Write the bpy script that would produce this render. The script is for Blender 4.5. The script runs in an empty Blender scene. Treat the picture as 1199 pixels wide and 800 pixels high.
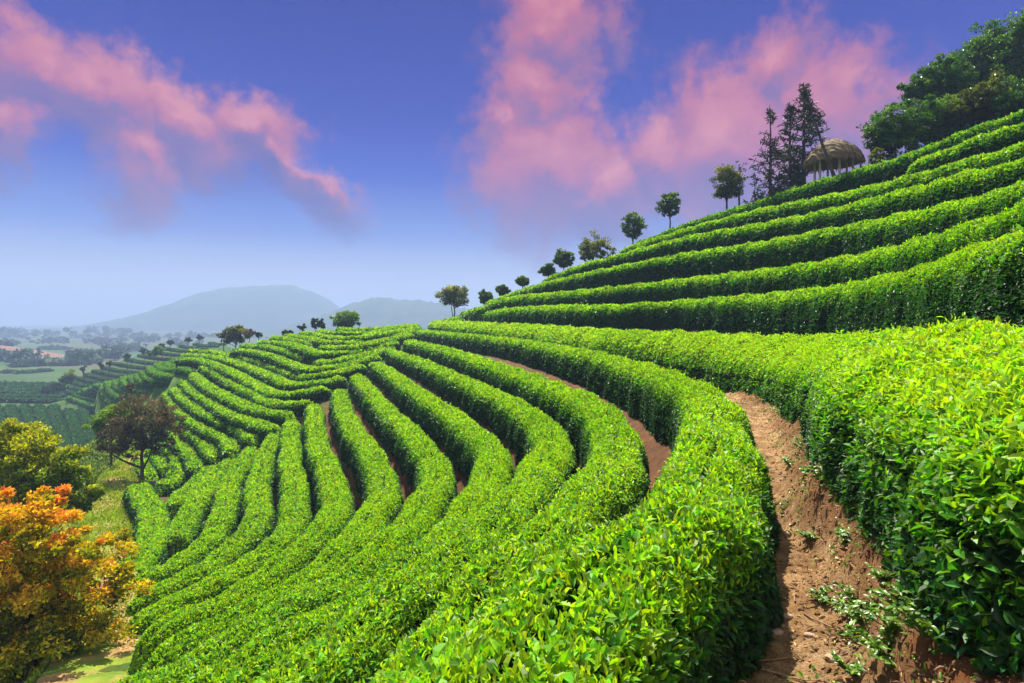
import bpy, math, random
import numpy as np
from mathutils import Vector, geometry
from mathutils.bvhtree import BVHTree

rng = np.random.default_rng(7)
random.seed(7)
scn = bpy.context.scene
COL = scn.collection
R = math.radians

# ------------------------------------------------------------------ camera
F, CU, HV = 730.0, 599.5, 375.0          # focal in photo pixels, centre column, horizon row
cam_d = bpy.data.cameras.new('camera')
cam_d.sensor_width = 36.0
cam_d.lens = F / 1199 * 36.0
cam_d.shift_y = -(400 - HV) / 1199
cam_d.clip_start = 0.05
cam_d.clip_end = 20000
cam = bpy.data.objects.new('camera', cam_d)
COL.objects.link(cam)
cam.rotation_euler = (R(90), 0, 0)
scn.camera = cam

# ------------------------------------------------------------------ light
SUN_EL, SUN_AZ = 55.0, -5.0              # azimuth from +Y towards +X
sd = bpy.data.lights.new('sun', 'SUN')
sd.energy = 4.2
sd.angle = R(0.5)
sd.color = (1.0, 0.93, 0.80)
so = bpy.data.objects.new('sun', sd)
COL.objects.link(so)
d2s = Vector((math.sin(R(SUN_AZ)) * math.cos(R(SUN_EL)), math.cos(R(SUN_AZ)) * math.cos(R(SUN_EL)), math.sin(R(SUN_EL))))
so.rotation_euler = d2s.to_track_quat('Z', 'Y').to_euler()
so.location = (0, 0, 60)

scn.view_settings.view_transform = 'Standard'
scn.view_settings.look = 'None'
scn.view_settings.gamma = 1
scn.view_settings.use_curve_mapping = False
EXPO = 1.6
scn.view_settings.exposure = EXPO
scn.render.film_transparent = False
cy = scn.cycles
cy.max_bounces = 6
cy.diffuse_bounces = 3
cy.glossy_bounces = 2
cy.transmission_bounces = 4
cy.transparent_max_bounces = 8
cy.volume_bounces = 0
cy.sample_clamp_indirect = 4
cy.sample_clamp_direct = 5
cy.use_denoising = True

def lin(c):
    c = c / 255.0
    return c / 12.92 if c <= 0.04045 else ((c + 0.055) / 1.055) ** 2.4
def srgb(r, g, b, k=1.0):
    return (lin(r) * k, lin(g) * k, lin(b) * k, 1)

class NT:
    """small node-tree helper"""
    def __init__(s, nt):
        s.nt = nt
    def n(s, typ, **kw):
        nd = s.nt.nodes.new(typ)
        for k, v in kw.items():
            setattr(nd, k, v)
        return nd
    def l(s, a, b):
        s.nt.links.new(a, b)
    def val(s, sock, v):
        if isinstance(v, (int, float)):
            sock.default_value = v
        elif isinstance(v, tuple):
            sock.default_value = v
        else:
            s.l(v, sock)
    def m(s, op, a, b=None, c=None, clamp=False):
        nd = s.n('ShaderNodeMath', operation=op, use_clamp=clamp)
        s.val(nd.inputs[0], a)
        if b is not None: s.val(nd.inputs[1], b)
        if c is not None: s.val(nd.inputs[2], c)
        return nd.outputs[0]
    def mix(s, f, a, b, blend='MIX'):
        nd = s.n('ShaderNodeMix', data_type='RGBA', blend_type=blend)
        s.val(nd.inputs[0], f); s.val(nd.inputs[6], a); s.val(nd.inputs[7], b)
        return nd.outputs[2]
    def ramp(s, f, stops, interp='LINEAR'):
        nd = s.n('ShaderNodeValToRGB')
        cr = nd.color_ramp
        cr.interpolation = interp
        while len(cr.elements) < len(stops):
            cr.elements.new(0.5)
        for e, (p, c) in zip(cr.elements, stops):
            e.position = p
            e.color = c
        s.val(nd.inputs[0], f)
        return nd.outputs[0]
    def noise(s, vec, scale, detail=4, rough=0.55, out='Fac', dist=0.0):
        nd = s.n('ShaderNodeTexNoise')
        if vec is not None: s.l(vec, nd.inputs['Vector'])
        nd.inputs['Scale'].default_value = scale
        nd.inputs['Detail'].default_value = detail
        nd.inputs['Roughness'].default_value = rough
        nd.inputs['Distortion'].default_value = dist
        return nd.outputs[out]
    def smooth(s, x, a, b):
        nd = s.n('ShaderNodeMapRange', interpolation_type='SMOOTHSTEP')
        s.val(nd.inputs[0], x)
        nd.inputs[1].default_value = a; nd.inputs[2].default_value = b
        return nd.outputs[0]

# ------------------------------------------------------------------ sky
w = bpy.data.worlds.new('World')
scn.world = w
w.use_nodes = True
w.node_tree.nodes.clear()
T = NT(w.node_tree)
STR = 0.1
K = 1.0 / (STR * 2 ** EXPO)              # a sky colour given as seen in the picture
tc = T.n('ShaderNodeTexCoord')
nrm = T.n('ShaderNodeVectorMath', operation='NORMALIZE')
T.l(tc.outputs['Generated'], nrm.inputs[0])
sx = T.n('ShaderNodeSeparateXYZ')
T.l(nrm.outputs[0], sx.inputs[0])
sky = T.n('ShaderNodeTexSky', sky_type='NISHITA', sun_disc=False)
sky.sun_elevation = R(SUN_EL)
sky.sun_rotation = R(SUN_AZ)
sky.altitude = 600
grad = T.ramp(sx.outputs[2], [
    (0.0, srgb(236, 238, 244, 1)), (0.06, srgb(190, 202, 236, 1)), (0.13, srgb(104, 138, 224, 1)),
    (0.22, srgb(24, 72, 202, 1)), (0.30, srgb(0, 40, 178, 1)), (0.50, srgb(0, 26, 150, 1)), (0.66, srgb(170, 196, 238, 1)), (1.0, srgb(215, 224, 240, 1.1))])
# unseen sky overhead and behind the viewer, brightened to add fill light
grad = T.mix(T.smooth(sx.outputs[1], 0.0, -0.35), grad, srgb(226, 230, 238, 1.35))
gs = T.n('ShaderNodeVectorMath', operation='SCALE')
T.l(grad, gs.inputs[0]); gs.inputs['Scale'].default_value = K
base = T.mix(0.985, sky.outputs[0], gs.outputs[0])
az = T.m('ARCTAN2', sx.outputs[0], sx.outputs[1])
el = T.m('ARCSINE', sx.outputs[2])
cv = T.n('ShaderNodeCombineXYZ')
T.l(az, cv.inputs[0]); T.l(el, cv.inputs[1])
wn = T.noise(cv.outputs[0], 7.0, 5, 0.6, 'Color')
wn2 = T.noise(cv.outputs[0], 26.0, 4, 0.6, 'Color')
ws = T.n('ShaderNodeVectorMath', operation='SUBTRACT'); T.l(wn, ws.inputs[0]); ws.inputs[1].default_value = (.5, .5, .5)
wm = T.n('ShaderNodeVectorMath', operation='MULTIPLY'); T.l(ws.outputs[0], wm.inputs[0]); wm.inputs[1].default_value = (.15, .13, 0)
ws2 = T.n('ShaderNodeVectorMath', operation='SUBTRACT'); T.l(wn2, ws2.inputs[0]); ws2.inputs[1].default_value = (.5, .5, .5)
wm2 = T.n('ShaderNodeVectorMath', operation='MULTIPLY'); T.l(ws2.outputs[0], wm2.inputs[0]); wm2.inputs[1].default_value = (.05, .05, 0)
wa = T.n('ShaderNodeVectorMath', operation='ADD'); T.l(cv.outputs[0], wa.inputs[0]); T.l(wm.outputs[0], wa.inputs[1])
wb = T.n('ShaderNodeVectorMath', operation='ADD'); T.l(wa.outputs[0], wb.inputs[0]); T.l(wm2.outputs[0], wb.inputs[1])
def blobs(lst):
    acc = None
    for (u, v, rx, ry, rot, amp) in lst:
        a0 = math.atan((u - CU) / F)
        e0 = math.atan((HV - v) / F * math.cos(a0))
        ka = math.cos(a0) ** 2
        mp = T.n('ShaderNodeMapping', vector_type='TEXTURE')
        mp.inputs['Location'].default_value = (a0, e0, 0)
        mp.inputs['Rotation'].default_value = (0, 0, R(-rot))
        mp.inputs['Scale'].default_value = (rx / F * ka, ry / F * math.cos(a0), 1)
        T.l(wb.outputs[0], mp.inputs[0])
        ln = T.n('ShaderNodeVectorMath', operation='LENGTH'); T.l(mp.outputs[0], ln.inputs[0])
        x = T.m('MULTIPLY', T.m('SUBTRACT', 1.55, ln.outputs['Value']), amp)
        acc = x if acc is None else T.m('MAXIMUM', acc, x)
    return acc
CL = [(55, 92, 90, 46, 25, .95), (125, 125, 105, 50, 22, 1), (210, 150, 105, 46, 18, 1), (297, 158, 66, 40, 12, 1.1), (160, 195, 46, 60, -20, .95), (335, 200, 40, 22, 40, .8),
      (375, 234, 50, 24, 32, .85), (5, 155, 40, 44, 0, .85), (15, 70, 34, 40, 0, .6),
      (640, 50, 62, 60, 0, .9), (625, 125, 46, 60, 0, 1), (640, 210, 84, 75, 0, 1), (585, 165, 40, 24, -10, .7), (700, 240, 60, 50, 0, .9),
      (770, 195, 62, 55, 0, 1), (850, 180, 90, 80, 0, 1.05), (905, 110, 50, 70, 25, .9), (960, 165, 80, 80, 0, 1), (1040, 130, 70, 50, 0, .55), (720, 25, 30, 40, 0, .4)]
cl = blobs(CL)
cl2 = blobs([(u, v - 26, rx, ry, ro, am) for u, v, rx, ry, ro, am in CL])
fb = T.noise(cv.outputs[0], 12.0, 7, 0.62)
den = T.m('ADD', cl, T.m('MULTIPLY', T.m('SUBTRACT', fb, 0.5), 1.25))
fb2 = T.noise(cv.outputs[0], 42.0, 5, 0.6)
den = T.m('ADD', den, T.m('MULTIPLY', T.m('SUBTRACT', fb2, 0.5), 0.65))
mask = T.smooth(den, -0.04, 0.80)
fine = T.noise(cv.outputs[0], 9.0, 6, 0.6, dist=0.6)
lit = T.m('ADD', T.m('ADD', 0.56, T.m('MULTIPLY', T.m('SUBTRACT', cl2, cl), 0.85)), T.m('ADD', T.m('MULTIPLY', T.m('SUBTRACT', fine, 0.5), 0.9), T.m('MULTIPLY', T.m('SUBTRACT', den, 0.8), 0.22)), clamp=True)
ccol = T.ramp(lit, [(0.0, srgb(96, 80, 158)), (0.36, srgb(146, 98, 154)), (0.68, srgb(208, 112, 138)), (1.0, srgb(240, 148, 150))])
csc = T.n('ShaderNodeVectorMath', operation='SCALE'); T.l(ccol, csc.inputs[0]); csc.inputs['Scale'].default_value = K
skyc = T.mix(T.m('MULTIPLY', mask, 0.82), base, csc.outputs[0])
# faint violet veils elsewhere
veil = T.m('MULTIPLY', T.smooth(T.noise(cv.outputs[0], 3.2, 5, 0.6, dist=0.8), 0.5, 0.78), 0.06)
vc = T.n('ShaderNodeVectorMath', operation='SCALE'); vc.inputs[0].default_value = srgb(140, 120, 205)[:3]; vc.inputs['Scale'].default_value = K
skyc = T.mix(veil, skyc, vc.outputs[0])
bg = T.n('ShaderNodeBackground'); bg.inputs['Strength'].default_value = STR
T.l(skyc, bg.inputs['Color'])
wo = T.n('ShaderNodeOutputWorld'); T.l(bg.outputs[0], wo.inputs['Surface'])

# ------------------------------------------------------------------ materials
def newmat(name):
    m = bpy.data.materials.new(name)
    m.use_nodes = True
    m.node_tree.nodes.clear()
    t = NT(m.node_tree)
    out = t.n('ShaderNodeOutputMaterial')
    return m, t, out

def leaf_mat(name, stops, trans=0.4, rough=0.38, tint=(1.25, 1.15, 0.5), spec=0.5):
    """stops: colours over the leaf's age attribute; translucent blade"""
    m, t, out = newmat(name)
    at = t.n('ShaderNodeAttribute', attribute_name='tone')
    rd = t.n('ShaderNodeAttribute', attribute_name='rnd')
    c = t.ramp(at.outputs['Fac'], [(p, (r, g, b, 1)) for p, r, g, b in stops])
    hs = t.n('ShaderNodeHueSaturation')
    t.l(c, hs.inputs['Color'])
    t.l(t.m('MULTIPLY_ADD', rd.outputs['Fac'], 0.05, 0.475), hs.inputs['Hue'])
    t.l(t.m('MULTIPLY_ADD', rd.outputs['Fac'], 0.7, 0.65), hs.inputs['Value'])
    p = t.n('ShaderNodeBsdfPrincipled')
    t.l(hs.outputs[0], p.inputs['Base Color'])
    p.inputs['Roughness'].default_value = rough
    p.inputs['Specular IOR Level'].default_value = spec
    tr = t.n('ShaderNodeBsdfTranslucent')
    tt = t.mix(1.0, hs.outputs[0], (tint[0], tint[1], tint[2], 1), 'MULTIPLY')
    t.l(tt, tr.inputs['Color'])
    mx = t.n('ShaderNodeMixShader'); mx.inputs[0].default_value = trans
    t.l(p.outputs[0], mx.inputs[1]); t.l(tr.outputs[0], mx.inputs[2])
    t.l(mx.outputs[0], out.inputs['Surface'])
    return m

def plain_mat(name, stops, scale=6.0, rough=0.9, bump=0.3, bscale=40.0, detail=6, coord='Object'):
    m, t, out = newmat(name)
    tcn = t.n('ShaderNodeTexCoord')
    f = t.noise(tcn.outputs[coord], scale, detail, 0.65)
    c = t.ramp(f, [(p, (r, g, b, 1)) for p, r, g, b in stops])
    p = t.n('ShaderNodeBsdfPrincipled')
    t.l(c, p.inputs['Base Color'])
    p.inputs['Roughness'].default_value = rough
    p.inputs['Specular IOR Level'].default_value = 0.2
    if bump:
        b = t.n('ShaderNodeBump'); b.inputs['Strength'].default_value = bump; b.inputs['Distance'].default_value = 0.03
        t.l(t.noise(tcn.outputs[coord], bscale, 6, 0.7), b.inputs['Height'])
        t.l(b.outputs[0], p.inputs['Normal'])
    t.l(p.outputs[0], out.inputs['Surface'])
    return m

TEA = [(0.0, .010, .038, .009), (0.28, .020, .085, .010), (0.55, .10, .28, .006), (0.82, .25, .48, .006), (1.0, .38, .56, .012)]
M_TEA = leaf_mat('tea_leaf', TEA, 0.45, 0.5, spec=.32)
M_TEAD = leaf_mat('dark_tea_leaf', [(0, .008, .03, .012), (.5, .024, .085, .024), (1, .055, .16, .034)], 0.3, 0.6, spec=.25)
M_TEAF = leaf_mat('pale_tea_leaf', [(0, .015, .055, .014), (.5, .06, .19, .022), (1, .17, .36, .035)], 0.4, 0.6, spec=.25)
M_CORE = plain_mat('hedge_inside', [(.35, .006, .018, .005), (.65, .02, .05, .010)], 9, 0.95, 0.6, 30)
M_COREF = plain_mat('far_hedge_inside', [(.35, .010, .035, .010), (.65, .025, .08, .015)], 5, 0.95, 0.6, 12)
M_BARK = plain_mat('bark', [(.35, .035, .026, .02), (.65, .10, .08, .06)], 14, 0.95, 0.8, 60)
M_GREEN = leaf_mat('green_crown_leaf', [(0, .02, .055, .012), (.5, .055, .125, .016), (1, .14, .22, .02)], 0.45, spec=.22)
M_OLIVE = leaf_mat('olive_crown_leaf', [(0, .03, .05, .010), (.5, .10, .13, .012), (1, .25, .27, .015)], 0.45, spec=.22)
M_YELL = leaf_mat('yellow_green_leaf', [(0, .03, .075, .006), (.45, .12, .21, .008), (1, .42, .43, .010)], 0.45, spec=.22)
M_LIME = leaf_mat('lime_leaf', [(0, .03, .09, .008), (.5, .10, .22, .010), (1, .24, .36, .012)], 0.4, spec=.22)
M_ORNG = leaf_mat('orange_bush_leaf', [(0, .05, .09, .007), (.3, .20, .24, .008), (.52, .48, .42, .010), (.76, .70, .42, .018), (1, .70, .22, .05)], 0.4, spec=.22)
M_RUST = leaf_mat('dark_red_leaf', [(0, .026, .034, .012), (.45, .068, .062, .03), (1, .18, .125, .07)], 0.35, spec=.22)
M_CONI = leaf_mat('conifer_needle', [(0, .008, .012, .008), (.5, .018, .028, .015), (1, .04, .055, .02)], 0.15, 0.6)
M_DARK = leaf_mat('wood_leaf', [(0, .010, .038, .006), (.5, .04, .12, .012), (1, .13, .24, .018)], 0.42, spec=.22)
M_WEED = leaf_mat('weed_leaf', [(0, .05, .13, .012), (.5, .10, .22, .015), (1, .2, .32, .02)], 0.4)
M_BARE = leaf_mat('bare_twig', [(0, .08, .05, .04), (.5, .14, .08, .06), (1, .2, .12, .08)], 0.2, 0.8)
M_FARL = leaf_mat('far_leaf', [(0, .015, .04, .018), (.5, .03, .07, .025), (1, .06, .11, .03)], 0.3, 0.7)
M_THAT = plain_mat('thatch', [(.3, .10, .07, .042), (.7, .34, .25, .15)], 20, 0.95, 1.0, 60)
M_POST = plain_mat('pale_post', [(.3, .30, .26, .22), (.7, .45, .40, .34)], 10, 0.8, 0.2, 40)
M_STONE = plain_mat('path_stone', [(.3, .30, .20, .13), (.7, .45, .33, .22)], 12, 0.9, 0.4, 40)
M_TWIG = plain_mat('dry_twig', [(.3, .16, .09, .05), (.7, .34, .22, .12)], 12, 0.9, 0.2, 40)
M_LITT = leaf_mat('fallen_leaf', [(0, .09, .045, .02), (.5, .22, .11, .045), (.85, .36, .22, .10), (1, .42, .30, .05)], 0.1, 0.7)
M_GRASS = leaf_mat('short_grass', [(0, .09, .19, .010), (.5, .22, .36, .014), (1, .45, .46, .05)], 0.4, 0.6, spec=.2)
M_HILL = plain_mat('wooded_mountain', [(.3, .02, .045, .03), (.7, .05, .085, .045)], 0.02, 1, 0, 1)
M_RED = plain_mat('red_earth_hill', [(.3, .13, .065, .05), (.5, .20, .105, .08), (.7, .09, .085, .045)], 0.09, 1, 0, 1)

def ground_mat():
    m, t, out = newmat('hill_soil')
    g = t.n('ShaderNodeNewGeometry')
    sp = t.n('ShaderNodeSeparateXYZ'); t.l(g.outputs['Position'], sp.inputs[0])
    pos = g.outputs['Position']
    soil = t.ramp(t.noise(pos, 3.0, 8, 0.7), [(.3, (.045, .021, .010, 1)), (.55, (.105, .048, .021, 1)), (.75, (.19, .095, .042, 1))])
    grass = t.ramp(t.noise(pos, 1.6, 8, 0.7), [(.3, (.022, .055, .010, 1)), (.6, (.055, .11, .015, 1)), (.8, (.11, .14, .03, 1))])
    dist = t.n('ShaderNodeVectorMath', operation='LENGTH'); t.l(pos, dist.inputs[0])
    near = t.mix(t.m('MAXIMUM', t.smooth(t.noise(pos, .35, 3, .5), .55, .68), t.smooth(dist.outputs['Value'], 30, 44)), soil, grass)
    fld = t.ramp(t.noise(pos, .013, 5, 0.6), [(.34, (.022, .055, .018, 1)), (.46, (.045, .09, .025, 1)), (.56, (.09, .075, .042, 1)), (.66, (.04, .08, .024, 1))])
    hil = t.smooth(sp.outputs[2], -9.0, -7.6)
    meadow = t.mix(t.smooth(dist.outputs['Value'], 120, 200), grass, fld)
    c = t.mix(hil, meadow, near)
    p = t.n('ShaderNodeBsdfPrincipled'); t.l(c, p.inputs['Base Color'])
    p.inputs['Roughness'].default_value = .95; p.inputs['Specular IOR Level'].default_value = .1
    b = t.n('ShaderNodeBump'); b.inputs['Strength'].default_value = .7; b.inputs['Distance'].default_value = .04
    t.l(t.noise(pos, 18, 8, .7), b.inputs['Height']); t.l(b.outputs[0], p.inputs['Normal'])
    t.l(p.outputs[0], out.inputs['Surface'])
    return m
M_GROUND = ground_mat()

def path_mat():
    m, t, out = newmat('trodden_earth')
    g = t.n('ShaderNodeNewGeometry'); pos = g.outputs['Position']
    a = t.ramp(t.noise(pos, 5.0, 10, 0.72), [(.3, (.11, .06, .025, 1)), (.43, (.30, .165, .07, 1)), (.56, (.46, .28, .13, 1)), (.7, (.62, .44, .25, 1))])
    st = t.ramp(t.noise(pos, 70, 4, .7), [(.35, (.45, .42, .40, 1)), (.6, (1, 1, 1, 1)), (.75, (1.35, 1.3, 1.2, 1))])
    a = t.mix(t.m('MULTIPLY', t.smooth(t.noise(pos, 1.1, 5, .6), .48, .66), .55), a, (.13, .075, .038, 1))
    c = t.mix(.85, a, st, 'MULTIPLY')
    at = t.n('ShaderNodeAttribute', attribute_name='tone')
    red = t.ramp(t.noise(pos, 7.0, 9, 0.7), [(.3, (.075, .027, .009, 1)), (.55, (.20, .072, .022, 1)), (.8, (.32, .15, .052, 1))])
    c = t.mix(at.outputs['Fac'], c, red)
    p = t.n('ShaderNodeBsdfPrincipled'); t.l(c, p.inputs['Base Color'])
    p.inputs['Roughness'].default_value = .95; p.inputs['Specular IOR Level'].default_value = .12
    b = t.n('ShaderNodeBump'); b.inputs['Strength'].default_value = 1.0; b.inputs['Distance'].default_value = .03
    t.l(t.noise(pos, 60, 8, .75), b.inputs['Height']); t.l(b.outputs[0], p.inputs['Normal'])
    t.l(p.outputs[0], out.inputs['Surface'])
    return m
M_PATH = path_mat()

def track_mat():
    m, t, out = newmat('grassy_track')
    g = t.n('ShaderNodeNewGeometry'); pos = g.outputs['Position']
    soil = t.ramp(t.noise(pos, 4, 8, .7), [(.35, (.14, .075, .028, 1)), (.65, (.46, .29, .12, 1))])
    grass = t.ramp(t.noise(pos, 3, 8, .7), [(.3, (.06, .13, .010, 1)), (.7, (.22, .27, .03, 1))])
    c = t.mix(t.smooth(t.noise(pos, .7, 8, .65), .47, .58), soil, grass)
    p = t.n('ShaderNodeBsdfPrincipled'); t.l(c, p.inputs['Base Color']); p.inputs['Roughness'].default_value = .95
    p.inputs['Specular IOR Level'].default_value = .1
    b = t.n('ShaderNodeBump'); b.inputs['Strength'].default_value = .8; b.inputs['Distance'].default_value = .04
    t.l(t.noise(pos, 20, 8, .7), b.inputs['Height']); t.l(b.outputs[0], p.inputs['Normal'])
    t.l(p.outputs[0], out.inputs['Surface'])
    return m
M_TRACK = track_mat()

# ------------------------------------------------------------------ mesh helpers
def tag(o, label=None, cat=None, group=None, kind=None):
    if label: o['label'] = label
    if cat: o['category'] = cat
    if group: o['group'] = group
    if kind: o['kind'] = kind
    return o

def mesh_obj(name, V, Fq, mats, mi=None, tone=None, rnd=None, smooth=None, parent=None, loc=None):
    """V (n,3); Fq: list of (m,k) int arrays sharing V; per-face arrays follow the same order"""
    V = np.asarray(V, dtype=np.float32)
    if loc is not None:
        V = V - np.asarray(loc, dtype=np.float32)
    me = bpy.data.meshes.new(name)
    me.vertices.add(len(V)); me.vertices.foreach_set('co', V.ravel())
    loops = np.concatenate([f.ravel() for f in Fq]).astype(np.int32)
    tot = np.concatenate([np.full(len(f), f.shape[1], np.int32) for f in Fq])
    st = np.concatenate([[0], np.cumsum(tot)[:-1]]).astype(np.int32)
    me.loops.add(len(loops)); me.loops.foreach_set('vertex_index', loops)
    me.polygons.add(len(tot)); me.polygons.foreach_set('loop_start', st); me.polygons.foreach_set('loop_total', tot)
    if mi is not None: me.polygons.foreach_set('material_index', np.asarray(mi, np.int32))
    sm = np.ones(len(tot), bool) if smooth is None else np.asarray(smooth, bool)
    me.polygons.foreach_set('use_smooth', sm)
    for nm, a in (('tone', tone), ('rnd', rnd)):
        if a is not None:
            at = me.attributes.new(nm, 'FLOAT', 'FACE')
            at.data.foreach_set('value', np.asarray(a, np.float32))
    for m_ in (mats if isinstance(mats, (list, tuple)) else [mats]):
        me.materials.append(m_)
    me.update(calc_edges=True)
    o = bpy.data.objects.new(name, me)
    COL.objects.link(o)
    if loc is not None: o.location = loc
    if parent is not None:
        o.parent = parent
    return o

def empty(name, loc):
    o = bpy.data.objects.new(name, None)
    o.empty_display_size = 0.2
    COL.objects.link(o)
    o.location = loc
    return o

def P(u, v, Y):
    return np.array([(u - CU) * Y / F, Y, (HV - v) * Y / F])
def PZ(u, v, z):
    return P(u, v, z * F / (HV - v))

def norm(a):
    return a / np.maximum(np.linalg.norm(a, axis=-1, keepdims=True), 1e-9)

def leaves(pos, d, n, L, W, detail=False, fold=0.12, curl=0.18):
    """one folded blade per position; returns V, tris"""
    N = len(pos)
    d = norm(d)
    s = norm(np.cross(d, n)); n = norm(np.cross(s, d))
    L = L[:, None]; W = W[:, None]
    if not detail:
        v = np.stack([pos, pos + d * L * .48 + s * W * .5 + n * W * fold * 1.5, pos + d * L - n * L * curl, pos + d * L * .48 - s * W * .5 + n * W * fold * 1.5], 1)
        tri = np.array([[0, 1, 2], [0, 2, 3]])
        k = 4
    else:
        m1 = pos + d * L * .36 + n * L * .02
        m2 = pos + d * L * .72 - n * L * curl * .35
        up = n * W * fold * 2
        v = np.stack([pos, m1 + s * W * .46 + up, m1, m1 - s * W * .46 + up, m2 + s * W * .36 + up * .8, m2, m2 - s * W * .36 + up * .8, pos + d * L - n * L * curl], 1)
        tri = np.array([[0, 1, 2], [0, 2, 3], [1, 4, 5], [1, 5, 2], [2, 5, 6], [2, 6, 3], [4, 7, 5], [5, 7, 6]])
        k = 8
    idx = (np.arange(N) * k)[:, None, None] + tri[None]
    return v.reshape(-1, 3), idx.reshape(-1, 3), len(tri)

def resample(pts, step):
    """Catmull-Rom through pts, then near-even steps"""
    p = np.asarray(pts, float)
    e0 = 2 * p[0] - p[1]; e1 = 2 * p[-1] - p[-2]
    q = np.vstack([e0, p, e1])
    out = []
    for i in range(1, len(q) - 2):
        p0, p1, p2, p3 = q[i - 1], q[i], q[i + 1], q[i + 2]
        # centripetal
        t0 = 0; t1 = t0 + max(np.linalg.norm(p1 - p0), 1e-4) ** .5; t2 = t1 + max(np.linalg.norm(p2 - p1), 1e-4) ** .5; t3 = t2 + max(np.linalg.norm(p3 - p2), 1e-4) ** .5
        t = np.linspace(t1, t2, 24, endpoint=False)[:, None]
        A1 = (t1 - t) / (t1 - t0) * p0 + (t - t0) / (t1 - t0) * p1
        A2 = (t2 - t) / (t2 - t1) * p1 + (t - t1) / (t2 - t1) * p2
        A3 = (t3 - t) / (t3 - t2) * p2 + (t - t2) / (t3 - t2) * p3
        B1 = (t2 - t) / (t2 - t0) * A1 + (t - t0) / (t2 - t0) * A2
        B2 = (t3 - t) / (t3 - t1) * A2 + (t - t1) / (t3 - t1) * A3
        out.append((t2 - t) / (t2 - t1) * B1 + (t - t1) / (t2 - t1) * B2)
    c = np.vstack(out + [p[-1:]])
    s = np.concatenate([[0], np.cumsum(np.linalg.norm(np.diff(c, axis=0), axis=1))])
    n = max(4, int(s[-1] / step))
    t = np.linspace(0, s[-1], n + 1)
    return np.stack([np.interp(t, s, c[:, k]) for k in range(3)], 1), t

GPTS = []                                 # ground control points gathered from the hedges
ALLC = []
NP = 17
TH = np.linspace(-0.18, math.pi + 0.18, NP)

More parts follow.
